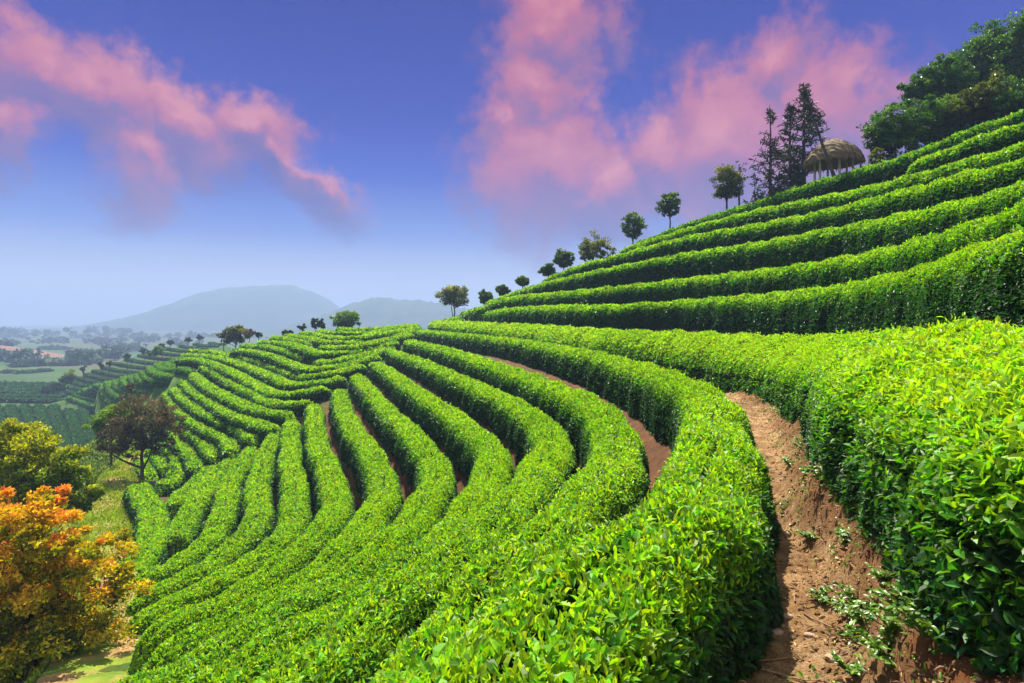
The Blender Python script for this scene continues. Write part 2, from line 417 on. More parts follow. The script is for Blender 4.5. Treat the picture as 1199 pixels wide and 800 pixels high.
def hedge(pts, width, height, label, group, mat=None, core=None, flat=0.54, young=1.0, rbase=None, ext0=0, ext1=0, cover=1.0, lod=1.0, lump=1.0, hang=.1, pe=.75, yt=(.55, .95), yb=.12, cat='tea hedge'):
    mat = mat or M_TEA; core = core or M_CORE
    pts = np.asarray(pts, float)
    harr = np.asarray(height, float) * np.ones(len(pts)); warr = np.asarray(width, float) * np.ones(len(pts))
    if ext0: harr = np.append(harr[0], harr); warr = np.append(warr[0], warr)
    if ext1: harr = np.append(harr, harr[-1]); warr = np.append(warr, warr[-1])
    if ext0: pts = np.vstack([pts[0] + norm(pts[0] - pts[1]) * ext0, pts])
    if ext1: pts = np.vstack([pts, pts[-1] + norm(pts[-1] - pts[-2]) * ext1])
    dist0 = np.linalg.norm(pts, axis=1).min()
    step = min(0.5, max(0.12, dist0 * 0.012))
    c, s = resample(pts, step)
    n = len(c)
    kx = np.array([np.argmin(np.linalg.norm(c - p, axis=1)) for p in pts])
    height = np.interp(np.arange(n), kx, harr); width = np.interp(np.arange(n), kx, warr)
    tan = norm(np.gradient(c, axis=0) * np.array([1, 1, 0]))
    # smooth the side direction
    side = np.stack([tan[:, 1], -tan[:, 0], np.zeros(n)], 1)
    ph = rng.uniform(0, 6.28, 8)
    def wob(k, a): return np.sin(s * k + ph[a]) * .6 + np.sin(s * k * 2.3 + ph[a + 1]) * .4
    endt = min(0.45, s[-1] * .25)
    e = np.clip(np.minimum(s, s[-1] - s) / endt, 0, 1)
    tap = np.sqrt(np.clip(1 - (1 - e) ** 2, 0.02, 1))
    W = width * (1 + .06 * lump * wob(1.9, 0) + .04 * lump * wob(5.1, 2)) * (.35 + .65 * tap)
    H = height * (1 + .05 * lump * wob(2.7, 4)) * (.35 + .65 * tap)
    cc = c + side * (.05 * lump * wob(1.2, 6))[:, None]
    base = cc.copy(); base[:, 2] -= height
    ca, sa = np.cos(TH), np.sin(TH)
    px = np.sign(ca) * np.abs(ca) ** flat
    pz = np.sign(sa) * np.abs(sa) ** pe
    jit = 1 + .07 * lump * rng.normal(0, 1, (n, NP))
    X = px[None] * W[:, None] * .5 * jit
    Z = np.where(pz > 0, pz[None] * H[:, None] * (1 + .05 * lump * rng.normal(0, 1, (n, NP))), pz[None] * 1.6)
    V = base[:, None, :] + side[:, None, :] * (X * .88)[..., None]
    V[..., 2] += Z * .88
    i = np.arange(n - 1)[:, None]; j = np.arange(NP - 1)[None]
    a = i * NP + j
    quad = np.stack([a, a + 1, a + NP + 1, a + NP], -1).reshape(-1, 4)
    cap0 = np.arange(NP)[None]; cap1 = (np.arange(NP)[::-1] + (n - 1) * NP)[None]
    Vs = [V.reshape(-1, 3)]; Fs = [quad, cap0, cap1]
    nf = len(quad) + 2
    MI = [np.zeros(nf)]; AG = [np.zeros(nf)]; RN = [np.zeros(nf)]; SM = [np.ones(nf)]
    off = n * NP
    # ---- leaves
    dist = np.linalg.norm(.5 * (cc[1:] + cc[:-1]), axis=1)
    Ls = np.maximum(0.049, dist * 0.0045 * lod)
    per = 2 * H[:-1] * .9 + W[:-1] * .9
    dens = cover * np.interp(dist, [2, 8, 30, 80], [3.6, 3.0, 2.2, 1.7]) / (0.5 * Ls * Ls * .46)
    cnt = rng.poisson(dens * np.diff(s) * per)
    seg = np.repeat(np.arange(n - 1), cnt)
    N = len(seg)
    # even by arc length on the profile
    pl = np.concatenate([[0], np.cumsum(np.hypot(np.diff(px * width.mean() * .5), np.diff(np.where(pz > 0, pz, 0) * height.mean())))])
    th = np.interp(rng.uniform(0.0, 1, N) * pl[-1], pl, TH)
    t = rng.uniform(0, 1, N)
    def lp(A): return A[seg] * (1 - t).reshape(-1, *([1] * (A.ndim - 1))) + A[seg + 1] * t.reshape(-1, *([1] * (A.ndim - 1)))
    b = lp(base); sd = norm(lp(side)); w_ = lp(W); h_ = lp(H); tn = norm(lp(tan)); dl = Ls[seg]
    cth, sth = np.cos(th), np.sin(th)
    ax = np.sign(cth) * np.abs(cth) ** flat; azz = np.clip(sth, 0, 1) ** pe
    pos = b + sd * (ax * w_ * .5)[:, None]
    pos[:, 2] += azz * h_
    low = azz < .3
    pos[:, 2] -= low * rng.uniform(0, 1, N) * hang
    nx = np.sign(cth) * np.abs(cth) ** (2 - flat) / np.maximum(w_, .1); nz = np.abs(sth) ** 1.25 / np.maximum(h_, .1)
    nn = norm(sd * nx[:, None] + np.array([0, 0, 1.0]) * nz[:, None])
    # clumpy relief
    cl = np.sin(pos[:, 0] * 7.1 + ph[0]) * np.sin(pos[:, 1] * 6.3 + ph[1]) * np.sin(pos[:, 2] * 8.7 + ph[2] + pos[:, 0] * 3)
    dep = rng.uniform(0, 1, N)
    pos += nn * ((cl * .025 * lump + (dep - .72) * np.minimum(.12, .05 + dl * .5)) )[:, None]
    upw = .25 + .85 * azz
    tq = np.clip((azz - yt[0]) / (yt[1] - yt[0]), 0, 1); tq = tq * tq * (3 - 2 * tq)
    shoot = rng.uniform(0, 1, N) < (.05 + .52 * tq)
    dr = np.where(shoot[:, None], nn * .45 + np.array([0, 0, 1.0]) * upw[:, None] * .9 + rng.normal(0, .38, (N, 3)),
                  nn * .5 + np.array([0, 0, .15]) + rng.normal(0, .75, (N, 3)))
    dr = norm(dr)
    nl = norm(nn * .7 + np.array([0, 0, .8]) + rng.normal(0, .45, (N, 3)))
    tone = np.where(shoot, .66 + .30 * tq + rng.normal(0, .10, N), yb + .42 * tq + .12 * dep + rng.normal(0, .13, N))  # leaf age, plus light tops and shaded sides put into the tone
    tone = np.clip(tone * young + .05 * np.sin(pos[:, 0] * .9 + ph[3]) * np.sin(pos[:, 1] * .8 + ph[4]), 0, 1)
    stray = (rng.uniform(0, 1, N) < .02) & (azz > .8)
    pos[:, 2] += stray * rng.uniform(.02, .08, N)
    tone = np.where(azz < yt[0], tone * .7, tone)  # mature side leaves darkened further, hedge-side shade put into their colour
    L = dl * rng.uniform(.75, 1.4, N) * np.where(shoot, .82, 1.12)
    Wd = L * np.where(shoot, rng.uniform(.28, .42, N), rng.uniform(.42, .58, N)) * np.interp(dist[seg], [6, 14], [1, 1.3])
    rn = rng.uniform(0, 1, N)
    nearm = dist[seg] < 9
    for msk, det in ((nearm, True), (~nearm, False)):
        if msk.sum() == 0: continue
        lv, lf, k = leaves(pos[msk] - dr[msk] * L[msk][:, None] * .35, dr[msk], nl[msk], L[msk], Wd[msk], det)
        Vs.append(lv); Fs.append(lf + off); off += len(lv)
        MI.append(np.ones(len(lf))); AG.append(np.repeat(tone[msk], k)); RN.append(np.repeat(rn[msk], k)); SM.append(np.zeros(len(lf)))
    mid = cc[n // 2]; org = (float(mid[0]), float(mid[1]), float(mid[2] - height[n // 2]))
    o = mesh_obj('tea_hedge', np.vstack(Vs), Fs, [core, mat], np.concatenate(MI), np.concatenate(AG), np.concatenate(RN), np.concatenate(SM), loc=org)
    tag(o, label, cat, group)
    k = max(1, int(0.5 / step))
    for q in range(0, n, k):
        for sgn in (-1, 1):
            g = base[q] + side[q] * sgn * width[q] * .5
            if rbase is not None and sgn == rbase[0]: g = g + np.array([0, 0, rbase[1]])
            GPTS.append(g)
    ALLC.append(cc[::k])
    return o

# ------------------------------------------------------------------ tea rows
ORD = ['first', 'second', 'third', 'fourth', 'fifth', 'sixth', 'seventh', 'eighth', 'ninth', 'tenth', 'eleventh', 'twelfth', 'thirteenth', 'fourteenth', 'fifteenth', 'sixteenth']
def row_z(px, z):
    zs = np.linspace(z[0], z[1], len(px)) if isinstance(z, tuple) else [z] * len(px)
    return [PZ(u, v, zz) for (u, v), zz in zip(px, zs)]
def row_y(px):
    return [P(u, v, Y) for u, v, Y in px]

# hedge on the bank right of the footpath
R0 = [(2.3, .3, -.04), (2.45, 1.5, -.04), (2.95, 3.0, -.05), (3.62, 5.2, -.1), (4.62, 7.8, -.2), (5.4, 10.3, -.3), (5.95, 13, -.38), (6.0, 15.8, -.42), (5.5, 20, -.42),
      (4.0, 24.5, -.42), (1.9, 32, -.34), (-.5, 41, -.27), (-4, 52, -.2), (-8.3, 66, -.16)]
hedge(R0, [2.0, 2.0, 2.0, 1.95, 1.9, 1.85, 1.8, 1.8, 1.7, 1.6, 1.5, 1.4, 1.3, 1.2], [1.0, 1.0, 1.0, 1.0, 1.0, 1.05, 1.2, 1.3, 1.35, 1.3, 1.2, 1.1, 1, .9], 'broad tea hedge on the red earth bank right of the footpath, large glossy leaves', 'tea hedges on the right-hand slope', flat=1.1, hang=.3, pe=.95, yt=(.18, .70), yb=.30)

# right-hand slope, upwards
def row_yd(px):
    return [P(u, v + 2.5, Y) for u, v, Y in px]
GR = 'tea hedges on the right-hand slope'
hedge(row_yd([(524, 372.5, 66), (540, 369, 60), (570, 364, 50), (600, 360, 42), (650, 357, 35), (720, 356, 29), (800, 351, 26), (899, 344, 20), (1000, 333, 14.5), (1100, 312, 10.2), (1199, 281, 7)]),
      1.4, 1.15, 'first tea hedge up the right-hand slope above the broad bank hedge', GR, ext1=14)
hedge(row_yd([(545, 364.5, 60), (570, 357, 50), (600, 347, 45), (660, 341, 37), (720, 335, 32), (800, 326, 28), (899, 315, 22), (1000, 300, 17), (1100, 278, 12.5), (1199, 246, 9.3)]),
      1.4, 1.15, 'second tea hedge up the right-hand slope above the broad bank hedge', GR, ext1=14)
hedge(row_yd([(575, 352, 52), (620, 336, 45), (660, 325, 40), (720, 312, 35), (800, 297, 30.5), (899, 282, 24.5), (1000, 263, 19.5), (1100, 243, 15), (1199, 218, 12)]),
      1.4, 1.15, 'third tea hedge up the right-hand slope above the broad bank hedge', GR, ext1=14)
hedge(row_yd([(640, 326, 46), (680, 310, 42), (720, 299, 39), (800, 278, 33.5), (899, 260, 27), (1000, 239, 22), (1100, 213, 17.5), (1199, 188, 14.7)]),
      1.4, 1.15, 'fourth tea hedge up the right-hand slope above the broad bank hedge', GR, ext1=14)
hedge(row_yd([(730, 291, 42), (800, 269, 37), (850, 255, 33.5), (899, 243, 30), (1000, 223, 24.5), (1100, 198, 20), (1199, 169, 17)]),
      1.4, 1.15, 'fifth tea hedge up the right-hand slope, just below the short one', GR, ext1=14)
hedge(row_yd([(1066, 196, 22.6), (1100, 180, 21.5), (1199, 145, 18.8)]),
      1.4, 1.15, 'short tea hedge starting partway along the top of the right-hand slope', GR, ext1=14)
hedge(row_yd([(735, 289, 46), (790, 267, 42), (850, 247, 37), (899, 232, 33), (950, 215, 29.5), (1000, 200, 27), (1063, 182, 24.5), (1100, 167, 23.2), (1199, 131, 20.6)]),
      1.4, 1.15, 'topmost tea hedge on the right-hand slope, below the conifers and hut', GR, young=.8, ext1=14)

# curving rows stepping down from the footpath
DZ = .55
rows = [
 ([(490, 387.5), (520, 390), (560, 394), (600, 398), (640, 404), (680, 411), (720, 420), (760, 431), (800, 445), (832, 467), (840, 500), (826, 545), (795, 600), (727, 650), (655, 720), (580, 790)], -1.05),
 ([(478, 399), (520, 408), (560, 420), (600, 433), (640, 447), (680, 463), (708, 480), (722, 505), (715, 535), (692, 570), (655, 610), (605, 655), (550, 710), (490, 770)], -1.6),
 ([(458, 411), (490, 421), (530, 438), (570, 455), (605, 472), (635, 492), (645, 517), (632, 548), (605, 580), (570, 615), (525, 650), (470, 695), (410, 740), (340, 790)], -2.15),
 ([(438, 424), (455, 433), (480, 451), (510, 470), (540, 490), (566, 512), (578, 537), (568, 565), (543, 598), (510, 632), (470, 664), (420, 700), (365, 732), (300, 768), (250, 795)], -2.7),
 ([(418, 439), (430, 452), (450, 474), (475, 497), (497, 520), (510, 545), (508, 568), (490, 596), (462, 624), (425, 656), (380, 688), (330, 716), (275, 745), (215, 775), (170, 798)], -3.25),
 ([(397, 456), (402, 475), (415, 500), (435, 527), (447, 552), (447, 578), (430, 606), (405, 636), (365, 667), (320, 697), (270, 722), (215, 746), (165, 770)], -3.8),
 ([(368, 473), (369, 495), (374, 520), (386, 548), (394, 573), (388, 598), (370, 624), (338, 652), (298, 678), (255, 702), (210, 722), (155, 746)], -4.35),
 ([(341, 492), (340, 515), (342, 545), (346, 575), (344, 600), (330, 626), (300, 650), (262, 674), (220, 694), (180, 711), (145, 725)], -4.9),
 ([(321, 508), (311, 530), (303, 560), (302, 585), (300, 605), (284, 628), (257, 649), (225, 669), (190, 686), (145, 704)], -5.45),
 ([(297, 522), (282, 542), (267, 568), (262, 595), (254, 615), (235, 637), (205, 656), (175, 673), (146, 687)], -6.0),
 ([(274, 534), (255, 551), (236, 574), (222, 598), (209, 618), (203, 632)], -6.55),
 ([(249, 545), (232, 560), (214, 577), (200, 591)], -7.1),
 ([(224, 552), (205, 559), (186, 568)], -7.65),
]
GC = 'curving tea hedges below the footpath'
for k, (px, z) in enumerate(rows):
    if k == 0: lab = 'curving tea hedge along the left edge of the footpath, large bright leaves in the foreground'
    elif k == 10: lab = 'curving tea hedge tenth below the footpath one, ending short in a dark blunt end'
    elif k == 11: lab = 'short stubby tea hedge at the fold of the slope, eleventh below the footpath one'
    elif k == 12: lab = 'smallest stubby tea hedge at the fold, nearest the dark red tree'
    else: lab = 'curving tea hedge, %s one down the slope from the hedge along the footpath' % ORD[k - 1]
    hedge(row_z(px, z), (.83 if k == 0 else np.concatenate([np.full(len(px) // 2, .82), np.linspace(.80, .62, len(px) - len(px) // 2)])) if k < 10 else .88, 1.0 if k < 2 else .86, lab, GC, ext1=1.5 if k in (0, 1, 2, 3, 4) else 0)
hedge(row_z([(160, 566), (170, 580), (179, 600), (180, 622), (168, 645), (150, 668)], (-7.2, -6.3)), 1.0, .75, 'stout tea hedge at the lower left beside the grassy track', GC)

# wavy rows of the middle spur
GW = 'wavy tea hedges on the middle spur'
wav = [   # (u, v) along the row; distances at its left end, its sag and its right end
 ([(396, 384.5), (420, 385.5), (450, 383.5), (490, 380)], (66, 57, 70)),
 ([(374, 387), (396, 389), (430, 389), (466, 383.5), (490, 381.3)], (64, 52.5, 67)),
 ([(352, 389), (368, 390.5), (386, 394), (412, 395), (440, 391), (470, 386.5), (492, 383)], (63, 49, 65)),
 ([(336, 392), (364, 395.5), (386, 400), (412, 400), (440, 395.5), (470, 390.5), (488, 386)], (62, 46.5, 62)),
 ([(318, 395), (330, 395.5), (356, 399.5), (378, 405), (404, 406), (430, 401.5), (460, 395.5), (482, 391)], (61, 44, 58)),
 ([(304, 400), (336, 401.5), (360, 408), (380, 413), (410, 411), (440, 405.5), (466, 399)], (63, 42, 53)),
 ([(284, 404), (298, 405), (316, 405.5), (342, 412), (370, 421), (390, 422.5), (412, 417), (444, 410.5), (461, 406)], (64, 40, 49)),
 ([(274, 409), (300, 411.5), (320, 416.5), (348, 427), (372, 430.5), (400, 427), (428, 419), (444, 415)], (64, 38.5, 45)),
 ([(222, 410), (250, 412), (274, 416.5), (300, 421.5), (322, 428.5), (350, 438), (372, 438.5), (400, 433), (426, 425.5)], (76, 37, 42)),
 ([(214, 415), (240, 416), (258, 419), (278, 424), (300, 432), (322, 441), (350, 449), (378, 446), (404, 440)], (73, 35.5, 39)),
 ([(210, 420), (234, 421), (254, 427), (278, 437), (306, 452), (332, 460), (360, 457), (388, 451.5)], (64, 34, 36)),
 ([(236, 429), (252, 435), (270, 446), (300, 460), (326, 471), (350, 471), (370, 467)], (56, 32.5, 33.5)),
 ([(227, 437), (242, 450), (266, 463), (290, 474), (314, 481), (343, 485)], (-4.6, -4.75)),
 ([(215, 446), (230, 458), (250, 470), (270, 482), (294, 491), (322, 500)], (-5.2, -5.1)),
 ([(205, 454), (220, 468), (242, 482), (266, 493), (286, 502), (300, 513)], (-5.7, -5.6)),
 ([(196, 459), (206, 473), (224, 489), (244, 501), (264, 510), (276, 526)], (-6.3, -6.1)),
]
for k, (px, z) in enumerate(wav):
    lab = 'wavy tea hedge on the middle spur, %s one down from the ridge top' % ORD[k]
    if len(z) == 3:
        us = [p[0] for p in px]
        sag = px[int(np.argmax([p[1] for p in px]))][0]
        Ys = np.interp(us, [us[0], sag, us[-1]], z)
        Ys = np.exp(np.convolve(np.pad(np.log(Ys), 1, 'edge'), [.2, .6, .2], 'valid'))
        pts = [P(u, v, Y) for (u, v), Y in zip(px, Ys)]
    else:
        pts = row_z(px, z)
    hedge(pts, .95, .72, lab, GW)
stub = [([(212, 493), (226, 505), (242, 518), (255, 535)], -6.7), ([(202, 503), (213, 519), (226, 531), (231, 547)], -7.2),
        ([(194, 514), (204, 526), (210, 538), (202, 555)], -7.7), ([(180, 524), (188, 536), (196, 548)], -8.1), ([(166, 536), (172, 548), (180, 558)], -8.4)]
for k, (px, z) in enumerate(stub):
    hedge(row_z(px, z), .95, .62, 'short tea hedge beside the dark red tree, %s below the wavy rows' % ORD[k], 'short tea hedges by the dark red tree')

# paler rows behind the shoulder of the spur
qs = [
 [(203, 421, 76), (211, 424.5, 72)], [(194, 424, 76), (203, 428, 70)], [(185, 425, 78), (194, 431, 70), (207, 431, 65)], [(210, 430, 60), (221, 431.5, 58), (230, 435, 56)],
 [(176, 430, 76), (184, 436, 68), (200, 439, 62), (221, 439, 59)], [(169, 435, 78), (177, 442, 69), (194, 445.5, 63), (210, 445.5, 60)],
 [(162, 438, 80), (169, 445, 72), (185, 450, 66), (201, 452, 62)], [(155, 439, 85), (161, 447, 76), (176, 453, 69), (194, 456, 63)],
 [(145, 441, 90), (149, 448, 82), (161, 455, 73), (184, 461, 65)], [(136, 445, 95), (140, 452, 88), (153, 459, 77), (166, 464, 69)],
 [(127, 446, 101), (132, 457, 90), (144, 464, 79)], [(121, 449, 105), (124, 461, 96), (134, 471, 83)]]
for k, px in enumerate(qs):
    hedge(row_y(px), 1.05, .55, 'pale tea hedge behind the middle spur, %s one down its bowl' % ORD[k], 'pale tea hedges behind the middle spur', mat=M_TEAF, core=M_COREF, young=1.05, lod=.7)
wd = [([(113, 449), (119, 451.5)], -11.3), ([(107, 452.5), (118, 456)], -12.0), ([(99, 455), (118, 460)], -12.6), ([(93, 458), (118, 464)], -13.2), ([(88, 461), (108, 467), (126, 470.5)], -13.8), ([(82, 464), (102, 471), (120, 476)], -14.3)]
for k, (px, z) in enumerate(wd):
    hedge(row_z(px, z), 1.3, .6, 'straight pale tea hedge at the tip of the spur, %s one from its top' % ORD[k], 'straight tea hedges at the spur tip', mat=M_TEAF, core=M_COREF, lod=.6)
# hazy far spur
te = np.array([(246, 401), (225, 402.5), (205, 405), (186, 409), (168, 413.5), (150, 419), (134, 424.5), (118, 430), (106, 434.5), (96, 439), (88, 445), (83, 451), (79, 457)], float)
be = np.array([(262, 402.5), (252, 405), (238, 408.5), (224, 413), (208, 418.5), (192, 424.5), (176, 430.5), (160, 436.5), (145, 442), (132, 447), (120, 452), (108, 456.5), (98, 461)], float)
NS = 15
for k in range(NS):
    f = k / (NS - 1) * (len(te) - 1)
    i = min(int(f), len(te) - 2); g = f - i
    a = te[i] * (1 - g) + te[i + 1] * g
    b = be[i] * (1 - g) + be[i + 1] * g
    m = (a + b) / 2 + np.array([0, 1.0])
    Ya = 168 - 38 * k / (NS - 1)
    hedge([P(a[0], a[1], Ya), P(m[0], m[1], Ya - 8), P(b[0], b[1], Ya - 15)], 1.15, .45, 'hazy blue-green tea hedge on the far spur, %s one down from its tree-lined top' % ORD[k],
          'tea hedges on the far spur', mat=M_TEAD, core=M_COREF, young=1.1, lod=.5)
# dark field in the valley
vt = [127, 110, 93, 76, 59, 42, 25, 8, -9, -26]
for k, u in enumerate(vt):
    zt = -15.2
    px = [(u + 6, 552 if u < 100 else 545), (u, 520), (u - 5, 500), (u - 11, 484), (u - 14, 474 if u < 90 else 479)]
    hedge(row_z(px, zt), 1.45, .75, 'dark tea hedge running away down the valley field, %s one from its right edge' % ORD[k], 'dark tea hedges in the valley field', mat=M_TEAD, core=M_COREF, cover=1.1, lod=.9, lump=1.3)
for k, v in enumerate([467, 463, 459.5, 456.5, 454, 451.5, 449]):
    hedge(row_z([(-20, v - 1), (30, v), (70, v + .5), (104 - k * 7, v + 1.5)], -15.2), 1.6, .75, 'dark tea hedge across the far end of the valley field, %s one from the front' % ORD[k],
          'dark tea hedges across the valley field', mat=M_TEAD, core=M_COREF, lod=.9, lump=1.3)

# ------------------------------------------------------------------ ground
G = [tuple(g) for g in GPTS]
pathc = np.array([(.85, -.4, -1.66), (.95, .8, -1.66), (1.12, 2.4, -1.66), (1.5, 3.6, -1.66), (2.05, 4.9, -1.66), (2.8, 6.6, -1.65), (3.5, 8.4, -1.63), (4.15, 10.4, -1.62), (4.65, 12.6, -1.64), (4.85, 14.6, -1.7)])
pc, ps = resample(pathc, .3)
trackc = np.array([P(80, 830, 7.5), PZ(112, 775, -4.95), PZ(128, 690, -6.1), PZ(124, 625, -7.35), PZ(116, 585, -8.1), PZ(146, 548, -8.6), PZ(162, 530, -8.9)])
tk, ts = resample(trackc, .6)
for p in tk:
    for dx in (-.7, 0, .7): G.append((p[0] + dx, p[1], p[2]))
    for dx, dz in ((-1.7, -1.0), (-3.5, -3.2), (-6, -6.5)):
        G.append((p[0] + dx, p[1] + dx * -.3, max(p[2] + dz, -15.5)))
def beyond(px, offs):
    for (u, v, Y) in px:
        b = P(u, v, Y)
        dirn = norm(np.array([b[0] * .2 + .35 * Y * .3, Y, 0]))
        for d_, dz in offs:
            q = b + dirn * d_
            G.append((q[0], q[1], max(b[2] + dz, -19)))
beyond([(640, 326, 46), (700, 302, 42), (735, 289, 46), (790, 267, 42), (850, 247, 37), (899, 232, 33), (950, 215, 29.5), (1000, 200, 27), (1063, 182, 24.5), (1100, 167, 23.2), (1199, 131, 20.6), (1330, 100, 17)],
       [(2.2, -.95), (5, -1.0), (9, -1.0), (14, -1.5), (25, -6), (60, -30)])
beyond([(318, 395, 62), (352, 389, 64), (396, 384.5, 67), (430, 384, 68), (470, 382, 70), (500, 379, 72), (530, 371, 68), (570, 357, 54), (600, 345, 48)], [(2.5, -.75), (6, -.9), (12, -1.6), (25, -5), (60, -16)])
for x, y, z in [(9, .5, 3.5), (14, .5, 6), (20, 2, 8), (30, 5, 9), (9, -8, 3), (0, -6, -1.7), (-6, -4, -5.5), (-12, 0, -8), (-25, 5, -12), (-40, 20, -15), (30, -20, 8), (0, -30, -8), (-40, -30, -16), (45, 30, 6), (60, 60, -10)]:
    G.append((x, y, z))
AC = np.vstack(ALLC)
for Y in list(np.arange(-100, 320, 20)) + [360, 420, 520, 700, 1000, 1500, 2300]:
    xs = np.arange(-320, 321, 20) if -100 <= Y < 320 else np.concatenate([np.arange(-2400, -320, 200), np.arange(-320, 321, 60), np.arange(400, 2401, 200)])
    for X in xs:
        if np.min(np.hypot(AC[:, 0] - X, AC[:, 1] - Y)) < (22 if X > -25 or Y < 30 else 8) or (np.hypot(X - 10, Y - 25) < 62 and X > -25): continue
        z = -16 if Y < 200 else -16 - min(4.0, (Y - 200) * .02)
        G.append((X, Y, z + rng.normal(0, .15)))
for X, Y in [(-2400, -1500), (2400, -1500), (0, -1500), (-2400, 0), (2400, 0), (-2400, 150), (2400, 150), (-1000, 0), (1000, 0), (-1000, -600), (1000, -600)]:
    G.append((X, Y, -16))
G = np.array(G)
_t = norm(np.gradient(pc, axis=0) * np.array([1, 1, 0])); _s = np.stack([_t[:, 1], -_t[:, 0], np.zeros(len(pc))], 1)
inside = np.zeros(len(G), bool)
for i in range(len(pc)):
    d_ = G - pc[i]
    l_ = d_[:, 0] * _s[i, 0] + d_[:, 1] * _s[i, 1]; a_ = np.abs(d_[:, 0] * _t[i, 0] + d_[:, 1] * _t[i, 1])
    inside |= (a_ < .4) & (l_ > -.85) & (l_ < 1.45)
G = G[~inside]
add = []
for i in range(0, len(pc)):
    for x_, z_ in ((-.8, -.2), (-.4, -.2), (0, -.2), (.4, -.2), (.85, .2), (1.3, .4)):
        q = pc[i] + _s[i] * x_; add.append((q[0], q[1], q[2] + z_))
G = np.vstack([G, np.array(add)])
cell = .34
key = np.round(G[:, :2] / cell).astype(np.int64)
_, inv = np.unique(key[:, 0] * 1000003 + key[:, 1], return_inverse=True)
inv = inv.ravel()
ng = inv.max() + 1
cntg = np.bincount(inv, minlength=ng)
GP = np.stack([np.bincount(inv, G[:, k], minlength=ng) / cntg for k in range(3)], 1)
res = geometry.delaunay_2d_cdt([Vector((p[0], p[1])) for p in GP], [], [], 0, 1e-5)
gv = np.array([(v.x, v.y) for v in res[0]])
gz = np.array([GP[o[0], 2] if len(o) else -16 for o in res[3]])
gv = np.column_stack([gv, gz])
gf = np.array([list(f) for f in res[2]], int)
ground = mesh_obj('ground', gv, [gf], M_GROUND)
tag(ground, kind='structure')
bvh = BVHTree.FromPolygons([Vector(p) for p in gv], [list(map(int, f)) for f in gf])
def gh(x, y):
    h = bvh.ray_cast(Vector((x, y, 500)), Vector((0, 0, -1)))
    return h[0].z if h[0] else -16.0

import os
if os.environ.get('DBG'):
    for o in bpy.data.objects:
        if o.name.startswith('tea_hedge'):
            me = o.data; hid = 0; tot = 0
            n = (len(me.vertices))
            for q in range(8, 4000, 17 * 3 if True else 1):
                if q >= n: break
                if me.polygons[0].loop_total == 4 and q > 17 * 400: break
                p = me.vertices[q].co + o.location
                dd = p.length
                h = bvh.ray_cast(Vector((0, 0, 0)), p.normalized(), dd - .6)
                tot += 1; hid += h[0] is not None
            if hid > tot * .2: print('HIDDEN', o.name, hid, tot, o['label'])
# footpath: a fine worn sheet with its earth bank
def vnoise(x, y, seed=0):
    r = np.random.default_rng(seed)
    a = np.zeros_like(x)
    f, am = 1.3, 1.0
    for o in range(6):
        for _ in range(3):
            th = r.uniform(0, 6.28); phs = r.uniform(0, 6.28)
            a += am * np.sin((x * math.cos(th) + y * math.sin(th)) * f * 2 + phs) / 3
        f *= 1.9; am *= .55
    return a
fc, fs = resample(pathc[:, :], .035)
tanp = norm(np.gradient(fc, axis=0) * np.array([1, 1, 0]))
# smooth tangents
for _ in range(20):
    tanp[1:-1] = norm(tanp[:-2] + tanp[1:-1] * 2 + tanp[2:])
sidep = np.stack([tanp[:, 1], -tanp[:, 0], np.zeros(len(fc))], 1)
xs = np.linspace(-1.0, 1.55, 76)
_r0, _ = resample(R0, .1)
edge = np.zeros(len(fc))
for i in range(len(fc)):
    d_ = _r0[:, :2] - fc[i, :2]
    a_ = np.abs(d_ @ tanp[i, :2]); l_ = d_ @ sidep[i, :2]
    m_ = a_ < .25
    edge[i] = (l_[m_].min() if m_.any() else 1.6) - .86
edge = np.clip(np.convolve(np.pad(edge, 20, 'edge'), np.ones(41) / 41, 'valid'), .45, 1.3)
def bank(x, s):
    ed = np.interp(s, fs, edge)
    e = ed - .42 + .05 * np.sin(s * 1.7) + .035 * np.sin(s * 5.3)
    up = np.clip((x - e) / .42, 0, 1); up = up * up * (3 - 2 * up)
    return .5 * up * np.clip((13.5 - s) / 5, .15, 1) + .03 * np.clip(-x - .3, 0, 1) - .05 * np.exp(-(x / .35) ** 2), up
SS, XX = np.meshgrid(fs, xs, indexing='ij')
Bz, UP = bank(XX, SS)
FV = fc[:, None, :] + sidep[:, None, :] * XX[..., None]
nz = vnoise(FV[..., 0] * 2, FV[..., 1] * 2, 3)
nz2 = vnoise(FV[..., 0] * 9, FV[..., 1] * 9, 5)
FV[..., 2] += Bz + .02 * nz + .009 * nz2 + .006 * vnoise(FV[..., 0] * 22, FV[..., 1] * 22, 8) + UP * (.06 * nz + .04 * nz2 + .02 * vnoise(FV[..., 0] * 17, FV[..., 1] * 17, 6)) + .03
nx_, ny_ = FV.shape[1], FV.shape[0]
ii = np.arange(ny_ - 1)[:, None] * nx_ + np.arange(nx_ - 1)[None]
fq = np.stack([ii, ii + 1, ii + nx_ + 1, ii + nx_], -1).reshape(-1, 4)
upf = UP[:-1, :-1].ravel()
footpath = mesh_obj('footpath', FV.reshape(-1, 3), [fq], M_PATH, tone=np.clip(upf * 1.2 + nz[:-1, :-1].ravel() * .15, 0, 1))
tag(footpath, kind='structure')
fb_ = BVHTree.FromPolygons([Vector(p) for p in FV.reshape(-1, 3)], [list(map(int, f)) for f in fq])
def fpz(x, y):
    h = fb_.ray_cast(Vector((x, y, 20)), Vector((0, 0, -1)))
    return (h[0].z, h[1]) if h[0] else (gh(x, y), Vector((0, 0, 1)))

